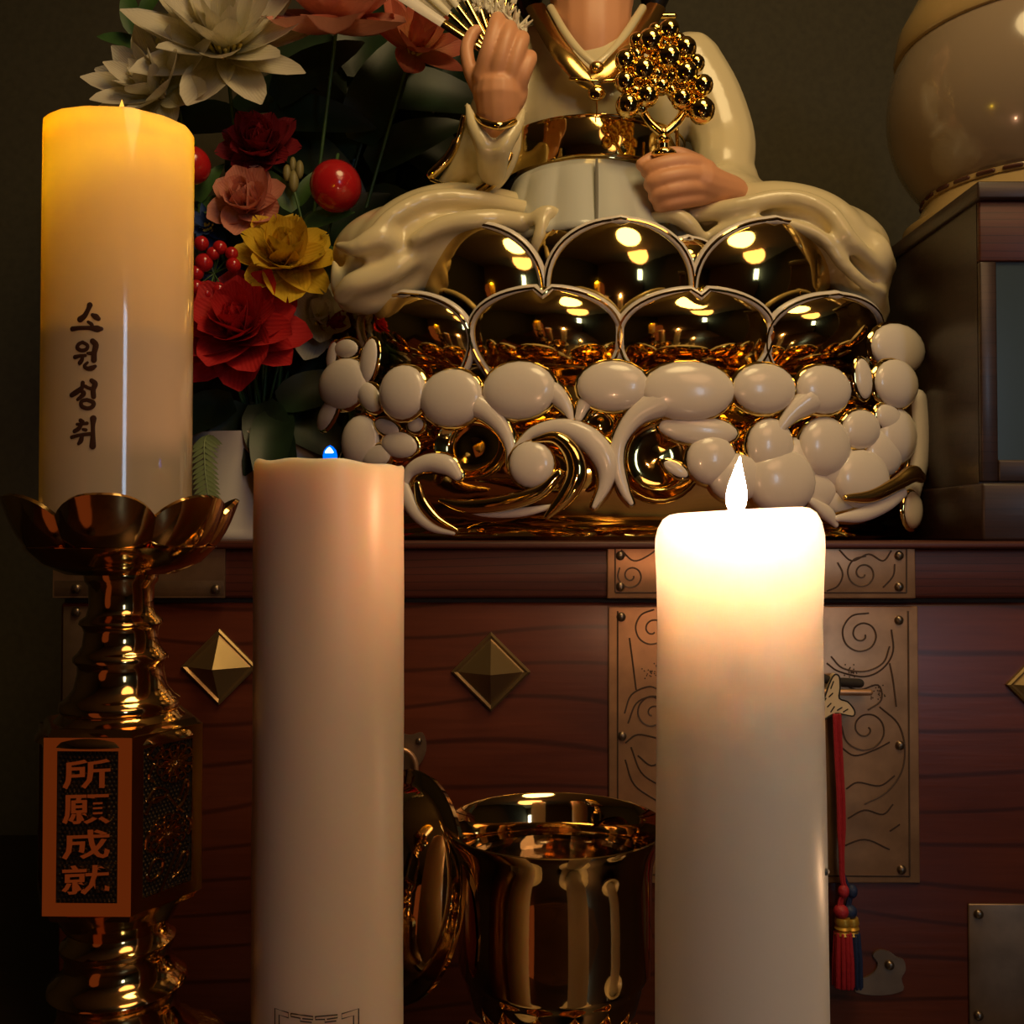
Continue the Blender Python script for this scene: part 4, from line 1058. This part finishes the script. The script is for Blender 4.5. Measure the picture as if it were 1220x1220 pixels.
MB().sweep([hc + Vector((x, -.0965, -.043 - .003 * math.cos(x * 90))) for x in (-.015, -.007, 0, .007, .015)], [.002, .003, .0032, .003, .002], seg=8).build('lips', M_red, head)
hr = MB()
hr.ell(hc + Vector((0, .022, .024)), (98 * kh, 94 * kh, 108 * kh), 28, 16)
hr.ell(hc + Vector((0, .02, .145)), (.05, .05, .045), 20, 12)
for s_ in (-1, 1):
    limb(hr, [(705 + s_ * 80, -150, DT + .03, 24), (705 + s_ * 86, -60, DT + .035, 24), (705 + s_ * 76, -10, DT + .03, 20), (705 + s_ * 74, 14, DT + .03, 12)])
hair = hr.fuse('hair', M_hair, statue, .004, 5)
MB().sweep([P(772, 20, DT - .01), P(803, 19, DT - .012)], .0036, seg=10).build('hairpin', M_gold, statue)
# hands
def hand(name, fingers, palm, wrist):
    mb = MB()
    for f in fingers: limb(mb, f)
    for c, r, rot in palm: mb.ell(P(c[0], c[1], c[2]), tuple(x * K(c[2]) for x in r), 20, 14, Matrix.Rotation(rot, 3, 'Y'))
    limb(mb, wrist)
    return mb.fuse(name, M_skin, statue, .0016, 9)
dh = DT - .145
hand('hand', [
    [(574, 92, dh + .004, 12), (582, 62, dh - .008, 11), (590, 34, dh - .006, 10.5), (593, 24, dh + .006, 10), (590, 34, dh + .024, 9)],
    [(590, 96, dh, 12), (597, 68, dh - .010, 11), (605, 42, dh - .008, 10.5), (607, 34, dh + .006, 10), (604, 46, dh + .024, 9)],
    [(606, 98, dh, 11.5), (612, 74, dh - .008, 10.5), (620, 52, dh - .006, 10), (622, 46, dh + .008, 9.5), (616, 56, dh + .024, 9)],
    [(618, 104, dh + .004, 10), (624, 88, dh - .002, 9.5), (631, 72, dh, 9), (631, 68, dh + .012, 8.5), (624, 76, dh + .024, 8)],
    [(576, 112, dh + .016, 12), (562, 88, dh + .012, 9.5), (556, 60, dh + .012, 8.5), (562, 42, dh + .014, 8), (568, 36, dh + .016, 7)]],
    [((596, 108, dh + .010), (34, 20, 34), .15), ((600, 84, dh + .005), (33, 20, 38), .1)],
    [(594, 112, dh + .010, 30), (594, 130, dh + .014, 27), (594, 150, dh + .022, 24), (590, 170, dh + .04, 22)])
dr = DT - .135
hand('hand', [
    [(842, 202, dr + .006, 12), (818, 194, dr - .004, 12), (790, 197, dr - .008, 11), (772, 203, dr - .002, 10), (780, 206, dr + .018, 9)],
    [(842, 212, dr + .002, 12), (818, 209, dr - .008, 11.5), (792, 213, dr - .011, 11), (775, 219, dr - .004, 10), (784, 220, dr + .016, 9)],
    [(842, 224, dr + .004, 11.5), (820, 224, dr - .006, 11), (796, 228, dr - .009, 10.5), (780, 233, dr - .002, 9.5), (790, 234, dr + .016, 9)],
    [(840, 234, dr + .008, 10.5), (820, 238, dr - .001, 10), (798, 242, dr - .004, 9.5), (786, 245, dr + .003, 9), (794, 244, dr + .016, 8)],
    [(832, 196, dr + .014, 12), (806, 184, dr + .010, 9.5), (780, 188, dr + .006, 8.5), (764, 196, dr + .002, 7.5)]],
    [((832, 218, dr + .008), (22, 20, 28), 0)],
    [(834, 218, dr + .010, 26), (850, 224, dr + .018, 23), (872, 230, dr + .035, 20)])
# staff with a head of gold beads
stf = MB().sweep([P(796, 262, dr + .010), P(792, 210, dr + .008), P(790, 178, dr + .004), P(790, 158, dr)], [.005, .005, .006, .0055], seg=10).build('staff', M_gold, statue)
MB().ell(P(791, 183, dr - .004), (.013, .009, .006), 16, 10).build('staff_collar', M_gold, stf)
MB().ell(P(790, 166, dr), (.0075, .0075, .005), 14, 8).build('staff_collar', M_gold, stf)
for br in ([(790, 160), (776, 148), (766, 134), (760, 122)], [(790, 160), (802, 150), (812, 138), (816, 124)]):
    MB().sweep([P(x, y, dr) for x, y in catmull(br, 4)], .0048, seg=8).build('staff_fork', M_gold, stf)
beads = [(797, 36, 13), (775, 49, 15), (760, 49, 11), (745, 72, 13), (797, 69, 16), (816, 58, 14), (829, 76, 11), (817, 88, 15), (767, 84, 15), (745, 98, 13), (837, 102, 13), (771, 114, 14), (748, 126, 15), (788, 103, 11), (812, 118, 13), (836, 132, 16), (781, 36, 9), (808, 48, 9), (800, 92, 10), (782, 68, 10), (758, 66, 10), (830, 116, 9), (757, 110, 10), (824, 104, 10), (783, 88, 9), (804, 80, 9), (790, 52, 9), (779, 100, 8), (764, 130, 8), (822, 132, 8), (800, 108, 8)]
for x, y, r in beads:
    MB().ell(P(x, y, dr - (.010 if r > 12 else .002)), r * K(dr), 14, 10).build('staff_bead', M_gold, stf)
lk = MB()
for x, y in ((760, 116), (768, 100), (776, 78), (790, 62), (806, 74), (818, 96), (806, 112), (790, 88), (752, 112), (832, 120), (758, 84), (822, 76), (786, 46)): lk.ell(P(x, y, dr + .006), (.010, .006, .010), 10, 8)
lk.build('staff_lattice', M_goldsat, stf)
# folding fan in the raised hand
fn = MB().ell(P(588, 78, dh + .02), (.006, .012, .006), 10, 8).build('fan_pivot', M_gold, statue)
M_fan = mat('fan_paper', (.72, .66, .50, 1), .5)
pv = (592, 70)
ends = [(432, -36), (452, -62), (476, -84), (502, -102), (530, -114), (560, -120), (590, -118), (618, -108), (640, -94)]
for i, (ex, ey) in enumerate(ends):
    dd = dh + .018 + .0022 * i
    w = .0052 if i == 0 else .0032
    a, b_ = P(*pv, dd), P(ex, ey, dd)
    m_ = a.lerp(b_, .40)
    MB().sweep([a, m_], [w * .8, w], [.0016, .0016], normals=Vector((0, -1, .2)), seg=8, caps=False).build('fan_rib', M_gold, fn)
    MB().sweep([m_, b_], [w, w * 1.5], [.0016, .0016], normals=Vector((0, -1, .2)), seg=8, caps=False).build('fan_slat', M_glaze if i == 0 else M_fan, fn)
vs = []; fs = []
for i in range(33):
    t = i / 32 * 8; j = min(7, int(t)); q = t - j
    ex = ends[j][0] * (1 - q) + ends[j + 1][0] * q; ey = ends[j][1] * (1 - q) + ends[j + 1][1] * q
    dd = dh + .022 + .0022 * t + (.002 if i % 2 else 0)
    a, b_ = P(*pv, dd), P(ex, ey, dd)
    vs += [a.lerp(b_, .42), a.lerp(b_, 1.0)]
for i in range(32): fs.append((2 * i, 2 * i + 2, 2 * i + 3, 2 * i + 1))
o = MB().add(vs, fs).build('fan_leaf', M_fan, fn, smooth=False); so = o.modifiers.new('t', 'SOLIDIFY'); so.thickness = .0008
ff = MB()
for i in range(60):
    t = i / 59; x = 565 + 62 * t + random.uniform(-5, 5); y = 8 + 34 * t * t + random.uniform(-8, 6)
    a = P(x, y, dh + .026); ff.sweep([a, a + Vector((random.uniform(-.010, .014), random.uniform(-.006, .006), random.uniform(.004, .016)))], [.0022, .0008], seg=5)
o = ff.build('fan_down', M_fan, fn); o['kind'] = 'stuff'
# ------------------------------------------------------------------ dark wooden case and the jar on it
dW = .88
wc = thing('wooden_case', (P(1165, 640, dW).x + .12, dW + .1, TOPZ), 'dark wooden case with blue-grey glass front panel, standing on the chest', 'case')
wx0 = P(1167, 400, dW).x; wx1 = wx0 + .24; wy1 = dW + .33
zt0 = P(1167, 240, dW).z; zt1 = P(1167, 219, dW).z
zr0 = P(1167, 312, dW).z; zp0 = P(1167, 548, dW).z; zs0 = P(1167, 574, dW).z
MB().box((wx0 - .002, dW - .006, TOPZ), (wx1 + .002, wy1, zs0 - .001), .003).build('plinth', M_case, wc)
cb = MB(); cb.box((wx0, dW + .004, zs0 - .001), (wx1, wy1 - .002, zt0)); cb.build('body', M_case, wc, smooth=False)
MB().box((wx0 - .004, dW - .008, zt0), (wx1 + .004, wy1 + .003, zt1), .002).build('top_board', M_case, wc)
MB().box((wx0, dW - .002, zr0), (wx1, dW + .004, zt0), .0015).build('top_rail', M_rail, wc)
st_w = 20 * K(dW)
MB().box((wx0, dW - .002, zs0), (wx0 + st_w, dW + .004, zr0), .0015).build('stile', M_case, wc)
MB().box((wx1 - st_w, dW - .002, zs0), (wx1, dW + .004, zr0), .0015).build('stile', M_case, wc)
MB().box((wx0 + st_w, dW - .002, zs0), (wx1 - st_w, dW + .004, zp0), .0015).build('bottom_rail', M_case, wc)
MB().box((wx0 + st_w, dW + .001, zp0), (wx1 - st_w, dW + .0038, zr0)).build('glass_panel', M_panel, wc, smooth=False)
dJ = 1.06
kJ = K(dJ)
jx = P(1222, 125, dJ).x
zm = P(1222, 125, dJ).z
zj0 = zt1
def sph(h): return math.sqrt(157.0 ** 2 - h * h)
jar = thing('porcelain_jar', (jx, dJ, zt1), 'round grey-white porcelain jar with cream lid and dashed band, on the wooden case', 'jar')
hb_ = (zj0 - zm) / kJ
MB().lathe([(138 * kJ, zj0), (141 * kJ, zj0 + .006), (139 * kJ, zj0 + .02), (128 * kJ, zm - 140 * kJ), (116 * kJ, zm - 118 * kJ), (112 * kJ, zm - 113 * kJ)], (jx, dJ), 64).build('base', M_jarcream, jar)
zb_ = zm - 115 * kJ
MB().lathe([(112 * kJ, zb_), (116 * kJ, zb_ + .001), (117 * kJ, zb_ + .004), (116 * kJ, zb_ + .007), (112 * kJ, zb_ + .008)], (jx, dJ), 64).build('band', M_jarcream, jar)
for i in range(26):
    a = 2 * PI * i / 26
    pts = [Vector((jx + 117 * kJ * math.cos(a + t), dJ + 117 * kJ * math.sin(a + t), zb_ + .004)) for t in (-.07, -.035, 0, .035, .07)]
    MB().sweep(pts, .0022, seg=6).build('band_dash', M_dash, jar)
MB().lathe([(sph(h) * kJ, zm + h * kJ) for h in range(-109, 88, 7)], (jx, dJ), 72).build('belly', M_jar, jar)
zl = zm + 66 * kJ
MB().lathe([(140 * kJ, zl - .002), (146.5 * kJ, zl), (148 * kJ, zl + .004), (143 * kJ, zl + .03), (122 * kJ, zl + .065), (74 * kJ, zl + .09), (30 * kJ, zl + .098), (16 * kJ, zl + .105), (20 * kJ, zl + .118), (12 * kJ, zl + .13), (1 * kJ, zl + .134)], (jx, dJ), 64).build('lid', M_jarcream, jar)
MB().ell((jx + .005, dJ - 131 * kJ, zj0 + .040), (.022, .006, .012), 14, 8).build('relief_flower', mat('ochre_relief', (.40, .20, .04, 1), .4), jar)

# ------------------------------------------------------------------ flowerpot and silk flowers
dP = 1.17
potx = P(308, 600, dP).x
pot = thing('flowerpot', (potx, dP, TOPZ), 'white tapered flowerpot holding the bright silk flowers, behind the candles', 'flowerpot')
kP = K(dP); ztp = P(308, 522, dP).z
MB().lathe([(78 * kP, TOPZ), (80 * kP, TOPZ + .003), (79 * kP, TOPZ + .010), (76 * kP, TOPZ + .014), (82 * kP, ztp - .02), (86 * kP, ztp - .002), (86 * kP, ztp), (80 * kP, ztp), (77 * kP, ztp - .02), (2 * kP, ztp - .02)], (potx, dP), 48).build('pot', M_pot, pot)
MB().lathe([(76 * kP, ztp - .022), (76 * kP, ztp - .012), (40 * kP, ztp - .006), (2 * kP, ztp - .005)], (potx, dP), 32).build('filling', mat('dark_moss', (.02, .03, .012, 1), .9, bump=.8, bscale=120), pot)
potmouth = Vector((potx, dP, ztp - .008))

def petal_mesh(name, m, L, W, cup=.25, curl=.15, tip=1.0, nu=4, nv=7, fork=0.0, wide=.55):
    """one petal along +X, hollow side +Z; cup folds its sides up, curl lifts its end"""
    vs = []; fs = []
    for i in range(nv + 1):
        v = i / nv
        w = W * .5 * (math.sin(PI * min(1, (v * (1 - .04) + .04)) ** (wide * 1.25)) ** (.75 * tip) if v < 1 else .02)
        w = max(w, W * .03)
        for j in range(nu + 1):
            u = -1 + 2 * j / nu
            vs.append((L * v - fork * L * (1 - abs(u)) * (v > .95) * .5, u * w, cup * W * .5 * u * u * (w / (W * .5)) ** 1.5 + curl * L * v * v))
    for i in range(nv):
        for j in range(nu): q = i * (nu + 1) + j; fs.append((q, q + 1, q + nu + 2, q + nu + 1))
    me = bpy.data.meshes.new(name); me.from_pydata(vs, [], fs); me.materials.append(m)
    me.polygons.foreach_set('use_smooth', [True] * len(me.polygons))
    return me
def place(name, me, parent, M):
    o = bpy.data.objects.new(name, me); C.objects.link(o); o.parent = parent; o.matrix_local = M
    return o
def stem_to(root, c, ax, m, r=.0022):
    e = potmouth + Vector(((c.x - potx) * .12, random.uniform(-.01, .03), -.01))
    p1 = c - ax * .03; p2 = (p1 + e) / 2 + Vector((0, .02, -.01))
    mb = MB(); mb.sweep([Vector(q) for q in catmull([c - ax * .004, p1, p2, e], 4)], r, seg=6)
    me = bpy.data.meshes.new('stem'); inv = root.matrix_basis.inverted()
    me.from_pydata([inv @ v for v in mb.v], [], mb.f); me.materials.append(m)
    me.polygons.foreach_set('use_smooth', [True] * len(me.polygons))
    o = bpy.data.objects.new('stem', me); C.objects.link(o); o.parent = root
def flower(name, label, px, py, d, axis, layers, me, eye=None, roll=0.0, cat='flower', stem=True):
    """layers: (count, tilt from the axis in degrees, scale, offset along axis)"""
    c = P(px, py, d); ax = Vector(axis).normalized()
    root = bpy.data.objects.new(name, None); C.objects.link(root); root.empty_display_size = .02
    root.matrix_basis = Matrix.Translation(c) @ ax.to_track_quat('Z', 'Y').to_matrix().to_4x4() @ Matrix.Rotation(roll, 4, 'Z')
    tag(root, label, cat); WLOC[root.name] = Vector(c)
    for li, (n, tilt, s, off) in enumerate(layers):
        for i in range(n):
            a = 2 * PI * (i + .5 * (li % 2)) / n + random.uniform(-.09, .09)
            t = math.radians(90 - tilt + random.uniform(-6, 6))
            sc_ = s * random.uniform(.92, 1.06)
            mm = me[li % len(me)] if isinstance(me, list) else me
            place('petal', mm, root, Matrix.Translation((0, 0, off)) @ Matrix.Rotation(a, 4, 'Z') @ Matrix.Rotation(-t, 4, 'Y') @ Matrix.Rotation(random.uniform(-.12, .12), 4, 'X') @ Matrix.Diagonal((sc_, sc_ * random.uniform(.92, 1.08), sc_, 1)))
    if eye:
        r, m, n = eye
        mb = MB()
        for i in range(n):
            q = math.sqrt((i + .5) / n); a = 2.4 * i
            mb.sweep([(r * q * .6 * math.cos(a), r * q * .6 * math.sin(a), 0), (r * q * math.cos(a), r * q * math.sin(a), r * (1.3 - .5 * q))], [.0016, .0024], seg=5)
        mb.add([], []); e = bpy.data.meshes.new('stamens'); e.from_pydata([tuple(v) for v in mb.v], [], mb.f); e.materials.append(m)
        e.polygons.foreach_set('use_smooth', [True] * len(e.polygons))
        o = bpy.data.objects.new('stamens', e); C.objects.link(o); o.parent = root; o['kind'] = 'stuff'
    if stem: stem_to(root, c, ax, M_leaf2)
    return root
k1 = K(1.14)
mw1 = petal_mat('cream_white_petal', (0.62, 0.58, 0.30, 1), (0.72, 0.66, 0.52, 1))
mwy = petal_mat('pale_yellow_petal', (0.70, 0.62, 0.20, 1), (0.74, 0.68, 0.40, 1))
mpk = petal_mat('pink_petal', (0.66, 0.28, 0.18, 1), (0.74, 0.33, 0.25, 1))
mcoral = petal_mat('coral_petal', (0.70, 0.34, 0.12, 1), (0.62, 0.16, 0.10, 1))
mdr = petal_mat('dark_red_petal', (0.16, 0.005, 0.01, 1), (0.26, 0.012, 0.02, 1))
mrd = petal_mat('red_petal', (0.30, 0.008, 0.01, 1), (0.55, 0.020, 0.022, 1))
msl = petal_mat('salmon_petal', (0.62, 0.24, 0.16, 1), (0.70, 0.28, 0.20, 1))
mbl_ = petal_mat('blue_petal', (0.02, 0.04, 0.14, 1), (0.02, 0.06, 0.22, 1))
myl = petal_mat('yellow_petal', (0.62, 0.36, 0.02, 1), (0.74, 0.50, 0.03, 1))
M_st = mat('yellow_stamen', (.70, .55, .12, 1), .6)
M_std = mat('dark_stamen', (.10, .07, .02, 1), .6)
# white dahlia
w1 = petal_mesh('petal', mw1, 118 * k1, 46 * k1, .35, .16, .8, wide=.75)
w2 = petal_mesh('petal', mwy, 60 * k1, 22 * k1, .5, .2, .8, wide=.75)
flower('white_dahlia', 'large open white dahlia with pale yellow centre at the top of the bouquet', 268, 62, 1.10, (.12, -.8, .42),
       [(9, 84, 1.0, -.004), (9, 66, .92, 0), (9, 48, .78, .002), (8, 30, .62, .004)], w1, (.022, M_st, 40), .2)
w3 = petal_mesh('petal', mw1, 92 * k1, 40 * k1, .35, .2, .8, wide=.75)
flower('white_dahlia', 'smaller white dahlia low and left of the large white one, above yellow-lit candle', 192, 112, 1.09, (-.35, -.85, .25),
       [(8, 84, 1.0, -.003), (8, 62, .86, 0), (7, 40, .66, .003), (6, 22, .48, .004)], w3, (.014, mat('cream_stamen', (.6, .5, .32, 1), .6), 24), .5)
# pink peony seen from the side
p1_ = petal_mesh('petal', mpk, 92 * k1, 78 * k1, .55, .34, .7, wide=.62)
flower('pink_peony', 'big pink peony at the top edge with cupped petals and a drooping lower ring', 398, 28, 1.12, (.10, -.50, .85),
       [(7, 100, 1.0, -.010), (7, 72, .92, -.004), (6, 46, .86, 0), (6, 26, .80, .002), (5, 12, .66, .004)], p1_, (.015, M_st, 20), .3)
p2_ = petal_mesh('petal', mcoral, 72 * k1, 36 * k1, .4, .25, .85, wide=.7)
flower('coral_lily', 'coral pink flower partly in shade between the pink peony and the fan', 492, 62, 1.16, (.35, -.75, .3),
       [(6, 80, 1.0, 0), (6, 52, .9, .002), (5, 28, .75, .004)], p2_, (.012, M_st, 14), .1)
c1_ = petal_mesh('petal', mdr, 52 * k1, 40 * k1, .5, .3, .6, wide=.6, fork=.2)
flower('dark_red_carnation', 'dark red ruffled carnation under the white dahlias', 312, 182, 1.12, (.05, -.9, .35),
       [(9, 86, 1.0, -.002), (9, 62, .92, 0), (8, 40, .85, .002), (7, 22, .75, .004), (5, 8, .62, .006)], c1_, None)
s1_ = petal_mesh('petal', msl, 50 * k1, 46 * k1, .55, .3, .6, wide=.6)
flower('salmon_blossom', 'small salmon pink blossom between the dark red carnation and yellow flower', 296, 248, 1.10, (.0, -.8, .35),
       [(6, 88, 1.0, -.002), (6, 58, .9, 0), (5, 34, .8, .002), (4, 16, .66, .004)], s1_, None, .4)
b1_ = petal_mesh('petal', mbl_, 36 * k1, 16 * k1, .3, .1, .8)
flower('blue_flower', 'small deep blue flower beside the yellow-lit candle, above the red berries', 250, 274, 1.11, (-.1, -.9, .3), [(10, 84, 1.0, 0), (9, 60, .85, .002), (7, 36, .6, .003)], b1_, (.007, M_st, 10))
b2_ = petal_mesh('petal', mbl_, 30 * k1, 14 * k1, .3, .1, .8)
flower('blue_flower', 'second blue flower, dim, tucked under the yellow flower', 268, 338, 1.14, (.1, -.9, .2), [(9, 84, 1.0, 0), (7, 56, .8, .002)], b2_, (.006, M_st, 8))
y1_ = petal_mesh('petal', myl, 60 * k1, 46 * k1, .5, .26, .62, wide=.6, fork=.3)
flower('yellow_flower', 'bright yellow silk flower in the middle of the bouquet', 340, 314, 1.09, (.15, -.75, .5),
       [(8, 94, 1.05, -.003), (7, 68, .95, 0), (6, 42, .85, .002), (5, 20, .75, .004)], y1_, None)
r1_ = petal_mesh('petal', mrd, 78 * k1, 58 * k1, .45, .18, .62, wide=.6)
flower('red_dahlia', 'big bright red flower low in the bouquet with broad drooping petals', 288, 398, 1.07, (-.02, -.85, .40),
       [(9, 100, 1.0, -.004), (9, 78, .95, 0), (8, 54, .85, .002), (7, 32, .74, .004), (5, 14, .6, .006)], r1_, None)
cr_ = petal_mesh('petal', mw1, 60 * k1, 42 * k1, .4, .2, .6, wide=.6)
flower('cream_flower', 'dull cream flower half hidden behind the statue and below the yellow one', 380, 382, 1.15, (.2, -.8, .1),
       [(7, 84, 1.0, 0), (6, 56, .85, .002), (5, 30, .7, .003)], cr_, (.010, M_st, 12))
rs_ = petal_mesh('petal', mdr, 44 * k1, 36 * k1, .6, .3, .7)
flower('dark_red_bud', 'dark red half-open bloom peeping out beside the statue base', 402, 404, 1.16, (.25, -.6, .5), [(6, 70, .8, 0), (5, 40, .9, 0), (4, 20, .85, .002)], rs_, None)
flower('dark_red_bud', 'dark red pointed petals just behind the left tip of the lotus', 436, 392, 1.20, (.0, -.6, .8), [(5, 60, .9, 0), (4, 25, 1.0, 0)], rs_, None)
# glossy red fruits and berries
def fruit(px, py, d, r, label):
    c = P(px, py, d); t = thing('red_fruit', c, label, 'fruit')
    k = K(d)
    MB().lathe([(.5 * k, c.z - r * k)] + [(r * k * math.sin(a), c.z - r * k * math.cos(a)) for a in [PI * i / 14 for i in range(1, 14)]] + [(.5 * k, c.z + r * k * .94)], (c.x, c.y), 24).build('flesh', M_red, t)
    e = potmouth + Vector((0, .02, -.01))
    MB().sweep([Vector(q) for q in catmull([c + Vector((0, 0, r * k * .9)), c + Vector((0, .012, r * k * 1.2)), c + Vector((-.02, .05, -.05)), e], 4)], .0018, seg=6).build('stem', M_leaf2, t)
fruit(400, 222, 1.10, 31, 'glossy red artificial fruit ball beside the statue knee')
fruit(228, 197, 1.08, 23, 'glossy red artificial fruit ball half hidden by the yellow-lit candle')
bs = thing('berry_sprig', P(255, 320, 1.06), 'sprig of small shiny red berries above the red flower', 'berries')
for x, y, r in ((240, 290, 9), (262, 295, 8.5), (278, 316, 9), (243, 313, 11), (234, 325, 9), (246, 350, 9), (261, 345, 9), (234, 342, 9), (254, 302, 8), (276, 302, 8)):
    c = P(x, y, 1.055); MB().ell(c, r * K(1.055), 14, 10).build('berry', M_red, bs)
    MB().sweep([c, (c + P(255, 326, 1.07)) / 2 + Vector((0, .005, .003)), P(255, 326, 1.07)], .0009, seg=5).build('twig', M_leaf2, bs)
MB().sweep([Vector(q) for q in catmull([P(255, 326, 1.07), P(262, 400, 1.10), potmouth], 4)], .0016, seg=6).build('stem', M_leaf2, bs)
# buds and greenery
bd = thing('green_bud', P(350, 210, 1.10), 'small yellow-green bud on a thin stalk between salmon blossom and red fruit', 'bud')
for x, y, rx, rz in ((350, 216, 6, 13), (342, 206, 5, 10), (357, 202, 5, 11), (349, 196, 4, 9)):
    MB().ell(P(x, y, 1.10), (rx * k1, rx * k1, rz * k1), 10, 8).build('bud_scale', mat('bud_green', (.20, .17, .06, 1), .5), bd)
MB().sweep([Vector(q) for q in catmull([P(350, 226, 1.10), P(360, 265, 1.11), P(364, 300, 1.13), potmouth], 4)], .0014, seg=6).build('stem', M_leaf2, bd)
lfm = petal_mesh('leaf', M_leaf, .12, .055, .3, -.25, .8, nu=4, nv=8)
lfs = petal_mesh('leaf', M_leaf2, .075, .03, .3, -.25, .8, nu=4, nv=7)
def sprig(label, px, py, d, leaves, me):
    c = P(px, py, d); t = thing('leaf_sprig', c, label, 'leaves')
    MB().sweep([Vector(q) for q in catmull([c + Vector((0, .004, .0)), (c + potmouth) / 2 + Vector((0, .03, 0)), potmouth], 4)], .002, seg=6).build('stem', M_leaf, t)
    for i, (az, el, s, dx, dz) in enumerate(leaves):
        dirv = Vector((math.cos(math.radians(az)) * math.cos(math.radians(el)), -math.sin(math.radians(el)), math.sin(math.radians(az)) * math.cos(math.radians(el))))
        zax = Vector((0, -1, .35)); yax = zax.cross(dirv).normalized(); zax = dirv.cross(yax)
        M = Matrix((dirv, yax, zax)).transposed().to_4x4()
        M.translation = Vector((dx, .012 * (i % 2), dz))
        o = bpy.data.objects.new('leaf', me); C.objects.link(o); o.parent = t; o.matrix_local = M @ Matrix.Scale(s, 4)
sprig('broad dark green leaves behind the red fruit, beside the statue sleeve', 430, 170, 1.22, [(70, 10, 1.3, 0, 0), (110, 0, 1.2, -.02, -.02), (30, 10, 1.1, .01, -.03), (150, 15, 1.2, -.03, -.05), (-30, 20, 1.2, .0, -.07), (-80, 20, 1.1, -.02, -.06), (-130, 10, 1.3, -.05, -.06)], lfm)
sprig('dark leaves at the very top left, behind white dahlias', 160, 40, 1.16, [(100, 10, .8, 0, 0), (160, 10, .7, 0, -.01), (60, 10, .7, .01, .02), (200, 0, .6, 0, -.02)], lfs)
sprig('dark leaves under the big red flower, over the pot rim', 300, 480, 1.10, [(200, 10, .9, -.02, 0), (250, 20, .9, -.01, 0), (290, 20, 1.0, .01, 0), (330, 15, 1.0, .02, 0), (20, 0, .9, .03, 0), (160, 0, .9, -.03, 0), (270, 40, .9, .03, -.01), (240, 30, .8, .04, .0)], lfm)
sprig('dark leaf fan low at the right of the bouquet, beside statue base', 372, 450, 1.18, [(60, 0, 1.0, 0, 0), (20, 10, .9, 0, 0), (-30, 15, .9, .0, 0), (-80, 25, .9, 0, 0), (110, 0, 1.0, 0, 0), (200, 10, .9, 0, 0)], lfm)
sprig('green leaves beside the salmon blossom, next to the yellow-lit candle', 236, 250, 1.11, [(10, 20, .8, 0, 0), (-20, 10, .7, 0, 0), (60, 10, .7, 0, .01), (190, 10, .6, 0, 0)], lfs)
sprig('mid green leaves along the bud stalk, right of the salmon blossom', 352, 270, 1.12, [(130, 20, .9, 0, .02), (60, 10, .7, 0, .03), (20, 15, .8, .01, 0), (-20, 15, .8, .01, -.02), (150, 10, .6, -.01, -.01)], lfs)
sprig('dark leaves behind the dark red carnation', 300, 140, 1.20, [(0, 10, 1.1, .02, 0), (-30, 10, 1.1, .03, -.02), (40, 10, 1.1, .03, .02), (180, 10, 1.0, -.02, 0), (-90, 10, 1.1, 0, -.02)], lfm)
sprig('dark leaves in the middle of the bouquet behind the yellow flower', 330, 330, 1.20, [(0, 10, 1.2, .02, 0), (-40, 10, 1.2, .02, -.02), (40, 10, 1.2, .02, .02), (180, 10, 1.1, -.02, 0), (-90, 10, 1.2, 0, -.02), (90, 10, 1.2, 0, .02), (140, 5, 1.1, -.02, .02), (220, 5, 1.1, -.02, -.02)], lfm)
sprig('dark leaves filling the gap under the pink peony, right of the white dahlia', 440, 110, 1.26, [(0, 5, 1.4, .0, 0), (45, 5, 1.4, .0, .02), (90, 5, 1.3, -.01, .02), (135, 5, 1.4, -.02, .0), (180, 5, 1.4, -.03, 0), (230, 5, 1.4, -.02, -.03), (270, 5, 1.4, 0, -.03), (320, 5, 1.4, .02, -.02)], lfm)
sprig('dark leaves behind the coral flower, near the fan', 520, 130, 1.30, [(0, 5, 1.2, .0, 0), (60, 5, 1.3, .0, .02), (120, 5, 1.4, -.01, .02), (180, 5, 1.4, -.03, 0), (240, 5, 1.4, -.02, -.03), (290, 5, 1.4, 0, -.03)], lfm)
sprig('dark leaves low at the back between the red flower and statue', 420, 300, 1.28, [(0, 5, 1.2, .0, 0), (60, 5, 1.3, .0, .02), (120, 5, 1.4, -.01, .02), (180, 5, 1.4, -.03, 0), (240, 5, 1.4, -.02, -.03), (290, 5, 1.4, 0, -.03), (270, 5, 1.4, -.05, -.03)], lfm)
fr_ = thing('fern_frond', P(242, 530, 1.06), 'pale green fern frond hanging over the white pot', 'fern')
spine = [Vector(q) for q in catmull([tuple(potmouth + Vector((-.03, -.03, .0))), tuple(P(246, 520, 1.07)), tuple(P(244, 555, 1.06)), tuple(P(248, 590, 1.06))], 6)]
MB().sweep(spine, .0010, seg=5).build('stem', M_fern, fr_)
lm = petal_mesh('leaflet', M_fern, .018, .005, .2, -.1, .9, nu=2, nv=4)
for i, p_ in enumerate(spine[4:]):
    for s_ in (-1, 1):
        o = bpy.data.objects.new('leaflet', lm); C.objects.link(o); o.parent = fr_
        o.matrix_local = Matrix.Translation(p_ - WLOC[fr_.name]) @ Matrix.Rotation((PI / 2 if s_ > 0 else PI / 2) , 4, 'X') @ Matrix.Rotation(s_ * -.6 + (0 if s_ > 0 else PI), 4, 'Z')
